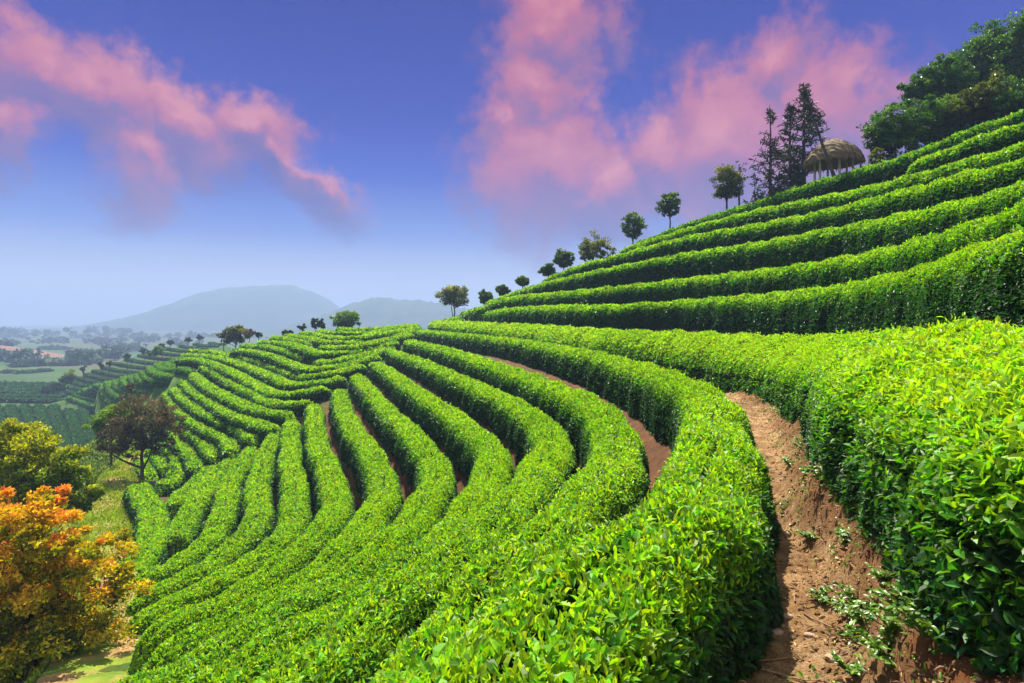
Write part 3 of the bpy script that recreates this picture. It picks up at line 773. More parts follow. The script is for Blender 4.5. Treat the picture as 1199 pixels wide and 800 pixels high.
# grassy track at the lower left
tc_, ts_ = resample(trackc, .25)
tt_ = norm(np.gradient(tc_, axis=0) * np.array([1, 1, 0]))
sd_ = np.stack([tt_[:, 1], -tt_[:, 0], np.zeros(len(tc_))], 1)
tx = np.linspace(-1.3, 1.15, 14)
TV = tc_[:, None, :] + sd_[:, None, :] * tx[None, :, None]
for i in range(TV.shape[0]):
    for j in range(TV.shape[1]):
        TV[i, j, 2] = max(gh(TV[i, j, 0], TV[i, j, 1]), tc_[i, 2] - .5) + .03
TV[..., 2] += .03 * vnoise(TV[..., 0] * 2, TV[..., 1] * 2, 9)
ii = np.arange(TV.shape[0] - 1)[:, None] * 14 + np.arange(13)[None]
track = mesh_obj('track', TV.reshape(-1, 3), [np.stack([ii, ii + 1, ii + 15, ii + 14], -1).reshape(-1, 4)], M_TRACK)
tag(track, kind='structure')
N = 60000
i_ = (rng.uniform(0, 1, N) ** 1.5 * len(tc_)).astype(int); x_ = np.where(rng.uniform(0, 1, N) < .4, rng.normal(0, .75, N), rng.uniform(-9, 1.2, N))
gp = tc_[i_] + sd_[i_] * x_[:, None] + rng.normal(0, .12, (N, 3)) * np.array([1, 1, 0])
px_ = np.column_stack([rng.uniform(85, 160, 9000), rng.uniform(500, 640, 9000)])
ex_ = []
for u, v in px_:
    h = bvh.ray_cast(Vector((0, 0, 0)), Vector(P(u, v, 1)).normalized())
    if h[0] and h[0].z > -15.3: ex_.append(tuple(h[0]))
patch = vnoise(gp[:, 0] * .6, gp[:, 1] * .6, 12) + np.abs(x_) * .5
gp = np.vstack([gp[patch > .3], np.array(ex_)]); N = len(gp)
tbv = BVHTree.FromPolygons([Vector(p) for p in TV.reshape(-1, 3)], [list(map(int, f)) for f in np.stack([ii, ii + 1, ii + 15, ii + 14], -1).reshape(-1, 4)])
for k in range(N):
    h = tbv.ray_cast(Vector((gp[k, 0], gp[k, 1], 50)), Vector((0, 0, -1)))
    gp[k, 2] = (max(h[0].z, gh(gp[k, 0], gp[k, 1])) if h[0] else gh(gp[k, 0], gp[k, 1])) + .02
gl = .03 + np.linalg.norm(gp, axis=1) * .0028
lv, lf, k_ = leaves(gp, np.array([0, 0, 1.0]) + rng.normal(0, .5, (N, 3)), rng.normal(0, 1, (N, 3)), gl * rng.uniform(.6, 1.4, N), gl * .35)
tag(mesh_obj('track_grass', lv, [lf], M_GRASS, tone=np.repeat(rng.uniform(0, 1, N), k_), rnd=np.repeat(rng.uniform(0, 1, N), k_), smooth=np.zeros(len(lf))),
    'short yellow-green grass growing on and beside the track at lower left', 'grass', kind='stuff')

# ------------------------------------------------------------------ trees
def tube(path, rad, seg=7):
    path = np.asarray(path, float); n = len(path)
    t = norm(np.gradient(path, axis=0))
    ref = np.where(np.abs(t[:, 2:3]) > .9, np.array([[1.0, 0, 0]]), np.array([[0, 0, 1.0]]))
    a = norm(np.cross(t, ref)); b = np.cross(t, a)
    th = np.linspace(0, 2 * math.pi, seg, endpoint=False)
    V = path[:, None] + (a[:, None] * np.cos(th)[None, :, None] + b[:, None] * np.sin(th)[None, :, None]) * np.asarray(rad)[:, None, None]
    i = np.arange(n - 1)[:, None]; j = np.arange(seg)[None]
    q = np.stack([i * seg + j, i * seg + (j + 1) % seg, (i + 1) * seg + (j + 1) % seg, (i + 1) * seg + j], -1).reshape(-1, 4)
    return V.reshape(-1, 3), q
def join(parts):
    Vs, Fs, o = [], [], 0
    for v, f in parts:
        Vs.append(v); Fs.append(f + o); o += len(v)
    return np.vstack(Vs), np.vstack(Fs)

def crown_leaves(centers, rad, per, L, aspect=.5, droop=.0, top=None, bot=None, tonebias=0.0, tonevar=.22):
    n = len(centers)
    idx = np.repeat(np.arange(n), per)
    N = len(idx)
    off = norm(rng.normal(0, 1, (N, 3))) * (rng.uniform(0, 1, (N, 1)) ** .45)
    off *= rad[idx][:, None] * np.array([1, 1, .72])
    pos = centers[idx] + off
    cen = centers.mean(0)
    outd = norm(pos - cen)
    d = norm(outd * .6 + norm(off + 1e-6) * .5 + rng.normal(0, .6, (N, 3)) + np.array([0, 0, .15 - droop]))
    nn = norm(outd * .4 + np.array([0, 0, .8]) + rng.normal(0, .55, (N, 3)))
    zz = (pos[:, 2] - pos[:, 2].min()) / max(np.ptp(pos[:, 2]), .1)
    cl = rng.normal(0, tonevar * .8, n)[idx]
    tone = np.clip(.22 + tonebias + .45 * zz + cl + .25 * (off[:, 2] / (rad[idx] * .72 + 1e-6)) * .6 + rng.normal(0, tonevar * .6, N), 0, 1)  # tone rises towards the top of the crown and of each cluster
    l = L * rng.uniform(.65, 1.35, N)
    v, f, k = leaves(pos - d * l[:, None] * .5, d, nn, l, l * aspect * rng.uniform(.8, 1.2, N))
    return v, f, np.repeat(tone, k), np.repeat(rng.uniform(0, 1, N), k)

def ell_clusters(c, r, n, shell=.35, jag=.12, flat_bottom=-.95):
    d = norm(rng.normal(0, 1, (n * 2, 3)))
    d = d[d[:, 2] > flat_bottom][:n]
    rr = shell + (1 - shell) * rng.uniform(0, 1, (len(d), 1)) ** .6
    rr = rr * (1 + rng.normal(0, jag, (len(d), 1)))
    return np.asarray(c) + d * rr * np.asarray(r)

def tree(name, base, height, lobes, leaf, mats, label, cat='tree', group=None, trunk_r=None, ncl=60, per=60, lean=(0, 0), fork=0, crad=.2, tonebias=0., limbs=10, jag=.12, aspect=.5, kink=.04, bush=False):
    """lobes: (dx, dy, z_fraction, rx, ry, rz) in metres round the trunk's top; trunk with limbs + leafy crown"""
    base = np.asarray(base, float)
    root = empty(name, tuple(base))
    tag(root, label, cat, group)
    cs, rs = [], []
    tot = sum(l[3] * l[4] * l[5] for l in lobes)
    for (dx, dy, zf, rx, ry, rz) in lobes:
        n = max(5, int(ncl * rx * ry * rz / tot))
        c = np.array([dx, dy, zf * height])
        k = ell_clusters(c, (rx, ry, rz), n, jag=jag)
        cs.append(k); rs.append(np.full(len(k), crad * (rx * ry * rz) ** (1 / 3)) * rng.uniform(.7, 1.3, len(k)))
    cs = np.vstack(cs); rs = np.concatenate(rs)
    cs[:, 2] = np.maximum(cs[:, 2], rs * .5)
    tr = trunk_r or height * .022
    top = np.array([lobes[0][0] * .6, lobes[0][1] * .6, min(lobes[0][2] * height + lobes[0][5] * .35, height * .93)])
    k = 8
    tt = np.linspace(0, 1, k)
    tp = np.outer(tt, top) + np.column_stack([rng.normal(0, kink * height * .3, k) * tt, rng.normal(0, kink * height * .3, k) * tt, np.zeros(k)])
    tp[0, 2] = -.25
    parts = [tube(tp, tr * (1 - .75 * tt))]
    pick = rng.permutation(len(cs))[:limbs]
    lowest = (lobes[0][2] * height - lobes[0][5]) / max(top[2], .1)
    for i in pick:
        f = np.clip(rng.uniform(max(.25, lowest * .8), .85), 0, .95)
        st = np.array([np.interp(f, tt, tp[:, q]) for q in range(3)])
        e = cs[i]
        mid = (st + e) / 2 + np.array([0, 0, .08 * np.linalg.norm(e - st)])
        t4 = np.linspace(0, 1, 5)[:, None]
        bp = (1 - t4) ** 2 * st + 2 * t4 * (1 - t4) * mid + t4 ** 2 * e
        r0 = tr * (1 - .75 * f) * .6
        parts.append(tube(bp, np.linspace(r0, r0 * .25, 5), 5))
    if fork:
        for q in range(fork):
            a = rng.uniform(0, 6.28)
            e = cs[rng.integers(len(cs))]
            st = np.array([0, 0, height * rng.uniform(.02, .1)])
            t4 = np.linspace(0, 1, 6)[:, None]
            mid = np.array([e[0] * .7, e[1] * .7, (st[2] + e[2]) * .45])
            bp = (1 - t4) ** 2 * st + 2 * t4 * (1 - t4) * mid + t4 ** 2 * e
            parts.append(tube(bp, np.linspace(tr * .7, tr * .2, 6), 6))
    v, f = join(parts)
    mesh_obj('trunk', v, [f], M_BARK, parent=root)
    v, f, ag, rn = crown_leaves(cs, rs, per, leaf, aspect, tonebias=tonebias)
    mesh_obj('crown', v, [f], mats, tone=ag, rnd=rn, smooth=np.zeros(len(f)), parent=root)
    return root

def px_tree(u, vtop, wpx, Y, mats, label, cat='tree', name='round_tree', group=None, crown_h=None, lobes=None, ncl=70, per=50, trunk_frac=.3, sink=0.0, tonebias=0., leafk=.0036, crad=.3, vbase=None, **kw):
    x = (u - CU) * Y / F
    z = gh(x, Y) - sink
    if vbase is not None: z = (HV - vbase) * Y / F
    h = (HV - vtop) * Y / F - z
    r = wpx * Y / F / 2
    if lobes is None:
        rz = crown_h * Y / F / 2 if crown_h else h * (1 - trunk_frac) / 2
        lobes = [(0, 0, (h - rz) / h, r, r, rz)]
    else:
        lobes = [((a - u) * Y / F, dy, ((HV - b) * Y / F - z) / h, wx * Y / F / 2, wx * Y / F / 2, hy * Y / F / 2) for a, b, wx, hy, dy in lobes]
    return tree(name, (x, Y, z), h, lobes, max(.06, Y * leafk), mats, label, cat, group, ncl=ncl, per=per, crad=crad, tonebias=tonebias, **kw)

GT = 'small round trees along the hill crest'
px_tree(532, 333, 33, 68, M_OLIVE, 'round yellow-tinged tree on a thin forked trunk, leftmost of the crest trees', group=GT, crown_h=26, fork=1, ncl=90, tonebias=.05)
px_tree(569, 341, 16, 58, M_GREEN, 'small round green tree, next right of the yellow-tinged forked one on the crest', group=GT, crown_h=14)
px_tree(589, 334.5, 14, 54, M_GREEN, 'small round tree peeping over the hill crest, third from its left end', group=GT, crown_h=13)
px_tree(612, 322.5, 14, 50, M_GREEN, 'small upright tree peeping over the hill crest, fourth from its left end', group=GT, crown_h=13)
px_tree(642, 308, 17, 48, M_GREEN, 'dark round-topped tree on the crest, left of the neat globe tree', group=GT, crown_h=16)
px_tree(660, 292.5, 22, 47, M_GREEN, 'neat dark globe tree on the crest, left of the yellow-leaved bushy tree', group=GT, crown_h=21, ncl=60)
px_tree(695, 272, 34, 46, M_OLIVE, 'bushy tree with yellow leaves on its right flank, standing on the crest', group=GT, lobes=[(694, 289, 32, 34, 0), (712, 296, 20, 20, .2), (686, 298, 20, 18, 0)], ncl=70, tonebias=.05)
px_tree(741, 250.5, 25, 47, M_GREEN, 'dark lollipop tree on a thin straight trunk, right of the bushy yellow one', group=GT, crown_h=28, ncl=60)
px_tree(784, 226, 25, 44, M_GREEN, 'slim dark lollipop tree with a pointed crown on the crest', group=GT, crown_h=28, ncl=60, tonebias=-.05)
px_tree(851, 193, 34, 39, M_OLIVE, 'largest lollipop tree of the crest, golden top, left of the conifers', group=GT, crown_h=42, ncl=90, tonebias=-.02)
# loose thin tree behind it
px_tree(866, 186, 20, 42, M_CONI, 'thin sparse tree with drooping twigs behind the golden-topped crest tree', name='thin_tree', crown_h=44, ncl=22, per=10, crad=.22)

def conifer(u, vtop, Y, wpx, label, lean=0.0, n=16, dens=1.0, group='dark conifers beside the hut', vbase=None, bare=.2):
    x = (u - CU) * Y / F; z = gh(x, Y)
    h = (HV - vtop) * Y / F - z
    root = empty('conifer', (x, Y, z)); tag(root, label, 'conifer', group)
    tt = np.linspace(0, 1, 10)
    tp = np.column_stack([lean * (tt - .0) * -1 * h, rng.normal(0, .02, 10), tt * h]); tp[0, 2] = -.2
    parts = [tube(tp, .085 * (1 - .85 * tt) * h / 4)]
    cs = []; dd = []
    W = wpx * Y / F / 2
    for k in range(n * 5):
        f = bare + (1 - bare) * rng.uniform(0, 1)
        st = np.array([np.interp(f, tt, tp[:, q]) for q in range(3)])
        a = rng.uniform(0, 6.28)
        prof = min(1.0, (1 - f) * 1.7 + .12) * (.6 + .4 * math.sin(min(1, (f - bare) / .25) * 1.57))
        ln = W * prof * rng.uniform(.5, 1.15)
        e = st + np.array([math.cos(a) * ln, math.sin(a) * ln, ln * rng.uniform(-.15, .45)])
        mid = (st + e) / 2 + np.array([0, 0, -.10 * ln])
        t5 = np.linspace(0, 1, 5)[:, None]
        bp = (1 - t5) ** 2 * st + 2 * t5 * (1 - t5) * mid + t5 ** 2 * e
        parts.append(tube(bp, np.linspace(.02, .007, 5) * h / 4, 4))
        m = int(34 * dens * max(.3, ln / W))
        q = rng.uniform(.2, 1, m)
        pp = np.stack([np.interp(q, t5[:, 0], bp[:, c]) for c in range(3)], 1)
        cs.append(pp + rng.normal(0, .035, (m, 3)))
        dirb = norm(e - st)
        dd.append(dirb[None] * .6 + rng.normal(0, .7, (m, 3)))
    v, f = join(parts)
    mesh_obj('trunk', v, [f], M_BARK, parent=root)
    pos = np.vstack(cs); d = norm(np.vstack(dd)); N = len(pos)
    l = rng.uniform(.12, .24, N) * (Y / 30)
    v, f, k = leaves(pos, d, rng.normal(0, 1, (N, 3)), l, l * .28)
    mesh_obj('crown', v, [f], M_CONI, tone=np.repeat(rng.uniform(0, 1, N), k), rnd=np.repeat(rng.uniform(0, 1, N), k), smooth=np.zeros(len(f)), parent=root)
rng = np.random.default_rng(21)
conifer(902, 127, 33, 44, 'slender open conifer with upturned twigs, leftmost of the hut group', n=13, dens=.8, bare=.22)
conifer(925, 123, 34, 44, 'dense dark conifer in the middle of the hut group', n=20, dens=1.2, bare=.12)
conifer(941, 97, 34.5, 54, 'tallest dark conifer directly left of the thatched hut', n=22, dens=1.1, bare=.2)
conifer(990, 106, 30, 44, 'leaning dark conifer whose slanting trunk crosses the thatched hut', lean=.36, n=12, dens=1.0, bare=.62)
conifer(884, 207, 34, 22, 'small pale young conifer at the left foot of the hut group', n=7, dens=.8, bare=.1)
conifer(912, 205, 32, 34, 'low bushy dark conifer at the foot of the slender one', n=12, dens=1.3, bare=.05)

# thatched hut
def hut():
    Y = 31.6
    u0 = 976
    x = (u0 - CU) * Y / F; z = gh(x, Y)
    root = empty('thatched_hut', (x, Y, z)); tag(root, 'open thatched hut with a shaggy domed roof on pale posts, among the conifers', 'hut')
    ez = (HV - 190) * Y / F - z; tz = (HV - 163) * Y / F - z
    rad = 31 * Y / F
    seg, rings = 40, 12
    V = []; 
    for r in range(rings + 1):
        f = r / rings
        rr = rad * (0.03 + .97 * math.sin(f * 1.45) / math.sin(1.45))
        zz = ez + (tz - ez) * (1 - f ** 1.35)
        for s in range(seg):
            a = s / seg * 2 * math.pi
            jit = rng.normal(0, .03) * (f > .1)
            V.append(((rr * (1 + jit)) * math.cos(a), rr * (1 + jit) * math.sin(a), zz + rng.normal(0, .02) - (rng.uniform(0, .14) if r == rings else 0)))
    for r in range(rings, -1, -1):       # underside
        f = r / rings
        rr = rad * .94 * (0.03 + .97 * math.sin(f * 1.45) / math.sin(1.45))
        zz = ez - .10 + (tz - ez) * .9 * (1 - f ** 1.35)
        for s in range(seg):
            a = s / seg * 2 * math.pi
            V.append((rr * math.cos(a), rr * math.sin(a), zz))
    n = len(V) // seg
    F_ = [[r * seg + s, r * seg + (s + 1) % seg, (r + 1) * seg + (s + 1) % seg, (r + 1) * seg + s] for r in range(n - 1) for s in range(seg)]
    V = np.array(V); 
    rf = mesh_obj('roof', V, [np.array(F_), np.arange(seg)[::-1][None]], M_THAT, parent=root, smooth=np.zeros(len(F_) + 1))
    # straw fringe
    N = 1500
    a = rng.uniform(0, 6.28, N); f = rng.uniform(.3, 1.02, N)
    rr = rad * np.sin(f * 1.45) / math.sin(1.45); zz = ez + (tz - ez) * (1 - f ** 1.35)
    pos = np.stack([rr * np.cos(a), rr * np.sin(a), zz + .02], 1)
    d = np.stack([np.cos(a) * .6, np.sin(a) * .6, -.35 - f], 1) + rng.normal(0, .18, (N, 3))
    l = rng.uniform(.16, .34, N)
    v, ff, k = leaves(pos, d, np.stack([np.cos(a), np.sin(a), np.ones(N)], 1), l, l * .16)
    mesh_obj('straw_fringe', v, [ff], M_THAT, parent=rf, smooth=np.zeros(len(ff)))
    for q in range(6):
        a = q / 6 * 6.283 + .35
        v, ff = tube([(rad * .66 * math.cos(a), rad * .66 * math.sin(a), -.2), (rad * .66 * math.cos(a), rad * .66 * math.sin(a), ez + .1)], [.06, .055], 10)
        mesh_obj('post', v, [ff], M_POST, parent=root)
hut()

# wood at the upper right
GD = 'dark broadleaf trees at the top right'
px_tree(1043, 126, 52, 28, M_DARK, 'small dark round tree at the left end of the top right wood', name='broadleaf_tree', group=GD, lobes=[(1043, 155, 52, 58, 0), (1030, 172, 26, 30, .2)], ncl=136, per=64, jag=.22, crad=.26, leafk=.0050)
px_tree(1026, 176, 22, 27, M_OLIVE, 'low yellowish shrub under the small dark round tree', cat='shrub', name='shrub', crown_h=24, ncl=24, per=40)
px_tree(1090, 70, 80, 32, M_DARK, 'spreading dark tree with a gappy lower crown beside the small round one', name='broadleaf_tree', group=GD, lobes=[(1100, 92, 56, 46, 0), (1072, 112, 46, 46, 0), (1122, 96, 50, 60, .8)], ncl=221, per=64, jag=.22, crad=.26, leafk=.0050)
px_tree(1105, 118, 80, 28, M_DARK, 'low dark mass of foliage under the spreading tree, above the top hedge', name='broadleaf_tree', group=GD, lobes=[(1088, 146, 56, 56, 0), (1118, 140, 60, 60, .5)], ncl=204, per=64, jag=.22, crad=.26, leafk=.0050)
px_tree(1150, 32, 84, 34, M_DARK, 'tall dark tree with a rounded shoulder in the top right wood', name='broadleaf_tree', group=GD, lobes=[(1160, 58, 56, 54, 0), (1142, 84, 60, 60, 0)], ncl=238, per=64, jag=.22, crad=.26, leafk=.0050)
px_tree(1155, 100, 54, 26, M_OLIVE, 'paler olive tree in front of the tall dark trees at the top right', name='broadleaf_tree', group=GD, lobes=[(1152, 122, 52, 46, 0)], ncl=153, per=64, jag=.22, crad=.26, leafk=.0050, tonebias=-.25)
px_tree(1200, 14, 74, 32, M_DARK, 'tallest dark tree at the right edge of the picture', name='broadleaf_tree', group=GD, lobes=[(1200, 48, 60, 66, 0), (1190, 90, 60, 70, .5)], ncl=272, per=64, jag=.22, crad=.26, leafk=.0050)
px_tree(1180, 108, 50, 25, M_DARK, 'dark shrubby tree low at the right edge, above the top hedge', name='broadleaf_tree', group=GD, lobes=[(1183, 126, 44, 44, 0), (1205, 118, 44, 50, .4)], ncl=153, per=64, jag=.22, crad=.26, leafk=.0050)

# ridge of the middle spur
px_tree(406, 363.5, 30, 70, M_LIME, 'squat round yellow-green tree on the middle ridge, brightest there', crown_h=22, ncl=80, tonebias=-.05)
px_tree(369, 373.5, 9, 66, M_FARL, 'slim left half of the bluish pair of trees on the middle ridge', crown_h=12, ncl=20, group='bluish pair of trees on the middle ridge')
px_tree(377, 374.5, 9, 66, M_FARL, 'rounder right half of the bluish pair of trees on the middle ridge', crown_h=10, ncl=20, group='bluish pair of trees on the middle ridge')
px_tree(354, 380, 9, 64, M_FARL, 'tiny round tree left of the bluish pair on the middle ridge', crown_h=7, ncl=16)
px_tree(338, 387, 14, 64, M_FARL, 'low grey-green bush on the middle ridge beside the tiny round tree', cat='bush', name='bush', crown_h=6, ncl=12)
px_tree(276, 381, 31, 78, M_OLIVE, 'brownish domed tree at the left end of the middle ridge', crown_h=22, ncl=80, tonebias=-.15)
px_tree(262, 388, 10, 78, M_FARL, 'small grey-green bush left of the brownish domed tree', cat='bush', name='bush', crown_h=9, ncl=14)
px_tree(292, 386, 14, 76, M_BARE, 'pinkish twiggy bush right of the brownish domed tree', cat='bush', name='bush', crown_h=9, ncl=16)
px_tree(303, 389, 10, 72, M_FARL, 'little dark bush at the right of the pinkish twiggy one', cat='bush', name='bush', crown_h=6, ncl=12)
# far spur trees
GF = 'dot-like trees along the far spur'
for (u, vt_, wd_, lab) in [(233, 392.5, 8, 'rightmost dark dot-like tree on the far spur'), (220, 395, 7, 'dark dot-like tree on the far spur, second from its right end'),
                          (200, 399, 8, 'flattened dark dot-like tree on the far spur, right of the lime-green tree'), (190, 402, 7, 'dark dot-like tree touching the top of the lime-green tree'),
                          (169, 408, 10, 'widest dark dot-like tree on the far spur, left of the lime-green tree'), (149, 414, 7, 'dark dot-like tree on the far spur, second left of the lime-green tree'),
                          (128, 422, 6, 'faint dot-like tree on the far spur, third left of the lime-green tree'), (119, 424.5, 6, 'faint dot-like tree on the far spur, fourth left of the lime-green tree'),
                          (98, 429, 7, 'leftmost dot-like tree low on the far spur')]:
    px_tree(u, vt_, wd_, 152 - (233 - u) * .25, M_FARL, lab, group=GF, crown_h=5.5, ncl=14, per=24)
px_tree(184, 405, 17, 120, M_LIME, 'lime-green tree with a visible trunk in front of the far spur', lobes=[(186, 409.5, 12, 9, 0), (179, 413.5, 11, 7, 0)], vbase=423, ncl=40, tonebias=0)
px_tree(79, 433, 19, 138, M_YELL, 'yellowish tree at the tip of the far spur beside the valley field', crown_h=18, ncl=50, tonebias=-.2)
px_tree(64, 448, 26, 132, M_FARL, 'grey-green rounded shrub left below the yellowish tree', cat='shrub', name='shrub', crown_h=14, ncl=40)
px_tree(153, 447, 11, 62, M_RUST, 'small reddish sapling in front of the pale bowl of tea rows', name='sapling', crown_h=12, ncl=22, per=26, vbase=468)
# valley trees
GV = 'hazy trees in the valley'
for (u, vt_, wd_, Y, mt, lab, ch) in [
    (24, 416, 22, 215, M_FARL, 'hazy pointed conifer-like tree in the valley, leftmost of the clump', 24), (43, 419, 16, 220, M_FARL, 'hazy slim tree between the pointed one and the broad one', 18),
    (67, 417, 36, 225, M_FARL, 'broad hazy round tree in the middle of the valley clump', 22), (84, 420, 16, 225, M_FARL, 'hazy narrow tree at the right of the broad round one', 18),
    (30, 435, 22, 190, M_FARL, 'low dark bush at the far corner of the valley field', 10), (50, 432, 18, 195, M_FARL, 'low rounded bush below the slim hazy tree', 14), (8, 434, 20, 190, M_FARL, 'low hazy bush at the left picture edge by the valley field', 12),
    (55, 404, 18, 420, M_FARL, 'left half of the dark grove beyond the red hillside', 11), (70, 405, 20, 420, M_FARL, 'right half of the dark grove beyond the red hillside', 11),
    (90, 409, 22, 330, M_BARE, 'pinkish leafless tree in the left of the bare grove', 12), (104, 409, 22, 330, M_BARE, 'pinkish leafless tree in the middle of the bare grove', 13), (118, 410, 20, 330, M_BARE, 'pinkish leafless tree in the right of the bare grove', 12),
    (6, 399, 14, 330, M_FARL, 'small dark tree on top of the red hillside', 8)]:
    px_tree(u, vt_, wd_, Y, mt, lab, name='valley_tree', group=GV, crown_h=ch, ncl=34, per=30, vbase=None)
# far wood: one mass
cs, rs = [], []
for k in range(230):
    u = rng.uniform(-40, 330); Y = rng.uniform(680, 820)
    prof = np.interp(u, [-40, 10, 60, 100, 150, 170, 230, 330], [386, 384, 386, 383, 387, 392, 391, 396])
    v = rng.uniform(prof, 401)
    cs.append(P(u, v, Y)); rs.append(rng.uniform(3, 6))
v, f, ag, rn = crown_leaves(np.array(cs), np.array(rs), 26, 3.4, .7)
tag(mesh_obj('far_wood', v, [f], M_FARL, tone=ag, rnd=rn, smooth=np.zeros(len(f))), 'far blue-grey wood fading into the haze across the valley', 'wood', kind='stuff')

cs, rs = [], []
for (u0, v0, Y0, nn_, sp_) in [(10, 401, 520, 10, 26), (60, 400, 560, 12, 30), (120, 401, 520, 14, 30), (170, 398, 560, 14, 34), (215, 397, 520, 10, 26), (150, 405, 400, 10, 24), (130, 414, 290, 10, 16), (10, 427, 250, 8, 22), (95, 424, 240, 8, 14)]:
    for k in range(nn_):
        Y = Y0 * rng.uniform(.93, 1.07)
        p = P(u0 + rng.normal(0, sp_ * .5), v0, Y); z_ = gh(p[0], p[1])
        for q in range(4):
            cs.append(np.array([p[0] + rng.normal(0, 2.2), p[1] + rng.normal(0, 2.2), z_ + rng.uniform(.5, 4.5)])); rs.append(rng.uniform(1.2, 2.4))
v, f, ag, rn = crown_leaves(np.array(cs), np.array(rs), 22, 1.7, .7)
tag(mesh_obj('valley_scrub', v, [f], M_FARL, tone=np.clip(ag, 0, .6), rnd=rn, smooth=np.zeros(len(f))), 'hazy scrub and small woods scattered over the valley fields', 'scrub', kind='stuff')

rng = np.random.default_rng(5)
# big plants at the left
def left_trees():
    Y = 33.0
    px_tree(166, 460, 92, Y, M_RUST, 'dark red-brown tree with a forked trunk beside the grassy track', name='purple_leaf_tree', lobes=[(170, 492, 70, 58, 0), (140, 512, 46, 40, 0), (196, 506, 36, 46, .2), (160, 524, 60, 26, 0)], vbase=556,
            ncl=170, per=80, fork=2, jag=.14, crad=.26, limbs=14, trunk_r=.1)
    px_tree(130, 474, 36, 37, M_LIME, 'yellow-green bushy tree just behind the dark red-brown one', name='bushy_tree', lobes=[(132, 492, 40, 36, 0), (122, 500, 24, 26, .3)], ncl=110, per=100, tonebias=.05, vbase=548)
    px_tree(50, 508, 110, 18.5, M_YELL, 'spreading yellow-green tree at the left edge behind the orange bush', name='spreading_tree',
            lobes=[(28, 534, 70, 50, 0), (78, 545, 60, 48, -.2), (8, 510, 44, 36, .3), (90, 578, 50, 40, 0), (40, 580, 80, 50, 0), (-30, 540, 60, 70, 0)], ncl=340, per=100, limbs=12, jag=.14, crad=.36, leafk=.0062, tonebias=.14, trunk_r=.12, vbase=690)
    px_tree(40, 566, 190, 9.5, M_ORNG, 'large orange and gold leaved bush filling the lower left corner', cat='bush', name='orange_bush',
            lobes=[(10, 650, 170, 150, 0), (84, 690, 134, 130, 0), (56, 780, 190, 160, 0), (-60, 720, 200, 220, 0), (100, 640, 70, 60, -.1), (30, 600, 110, 70, 0)], ncl=640, per=130, limbs=14, jag=.10, crad=.2, leafk=.0075, tonebias=-.05, trunk_r=.09, vbase=850)
left_trees()

# ------------------------------------------------------------------ red hillside, mountains
def mound(name, sil, Y, depth, mat, rough, seed, base=-22):
    """a hill whose crest stands at distance Y with a rounded front and back"""
    us = np.linspace(sil[0][0], sil[-1][0], 150)
    vs = np.interp(us, [a for a, b in sil], [b for a, b in sil])
    kk = np.ones(9) / 9
    vs = np.convolve(np.pad(vs, 4, 'edge'), kk, 'valid')
    r = np.random.default_rng(seed)
    vs = vs + np.convolve(r.normal(0, rough * 2, 150), np.ones(3) / 3, 'same')
    ds = np.linspace(-1, 1, 31)
    V = []
    for d in ds:
        for u, v in zip(us, vs):
            x = (u - CU) * Y / F
            top = (HV - v) * Y / F
            z = base + (top - base) * (1 - abs(d) ** 1.6) + r.normal(0, rough * Y / F * .5) * (abs(d) < .95)
            V.append((x, Y + d * depth, z))
    n = len(us)
    i = np.arange(len(ds) - 1)[:, None] * n + np.arange(n - 1)[None]
    tag(mesh_obj(name, np.array(V), [np.stack([i, i + 1, i + n + 1, i + n], -1).reshape(-1, 4)], mat), kind='structure')
mound('red_hillside', [(-160, 404), (-60, 402), (0, 405), (30, 411), (62, 420), (80, 425)], 300, 45, M_RED, .15, 1, -23)
mound('mountain', [(60, 396), (120, 386), (190, 368), (232, 349), (262, 338), (300, 335), (350, 335), (368, 342), (392, 360), (440, 380), (480, 392)], 1430, 300, M_HILL, .7, 2)
mound('distant_hill', [(330, 392), (385, 368), (400, 361), (420, 353), (450, 349), (480, 351), (510, 356), (560, 364), (640, 370), (760, 384)], 1040, 200, M_HILL, 1.0, 3)

# ------------------------------------------------------------------ haze
def haze():
    bx = (-2500, 2500, -1550, 2480, -40, 81)
    V = np.array([(bx[i], bx[2 + j], bx[4 + k]) for i in (0, 1) for j in (0, 1) for k in (0, 1)], float)
    Fq = np.array([[0, 1, 3, 2], [4, 6, 7, 5], [0, 4, 5, 1], [2, 3, 7, 6], [0, 2, 6, 4], [1, 5, 7, 3]])
    m, t, out = newmat('air')
    pv = t.n('ShaderNodeVolumePrincipled')
    pv.inputs['Color'].default_value = (.40, .55, .86, 1)
    pv.inputs['Density'].default_value = .00098
    pv.inputs['Anisotropy'].default_value = .0
    t.l(pv.outputs[0], out.inputs['Volume'])
    o = mesh_obj('haze', V, [Fq], m, smooth=np.zeros(6))
    tag(o, 'pale lavender haze thickening over the valley and far mountains', 'haze', kind='stuff')
haze()

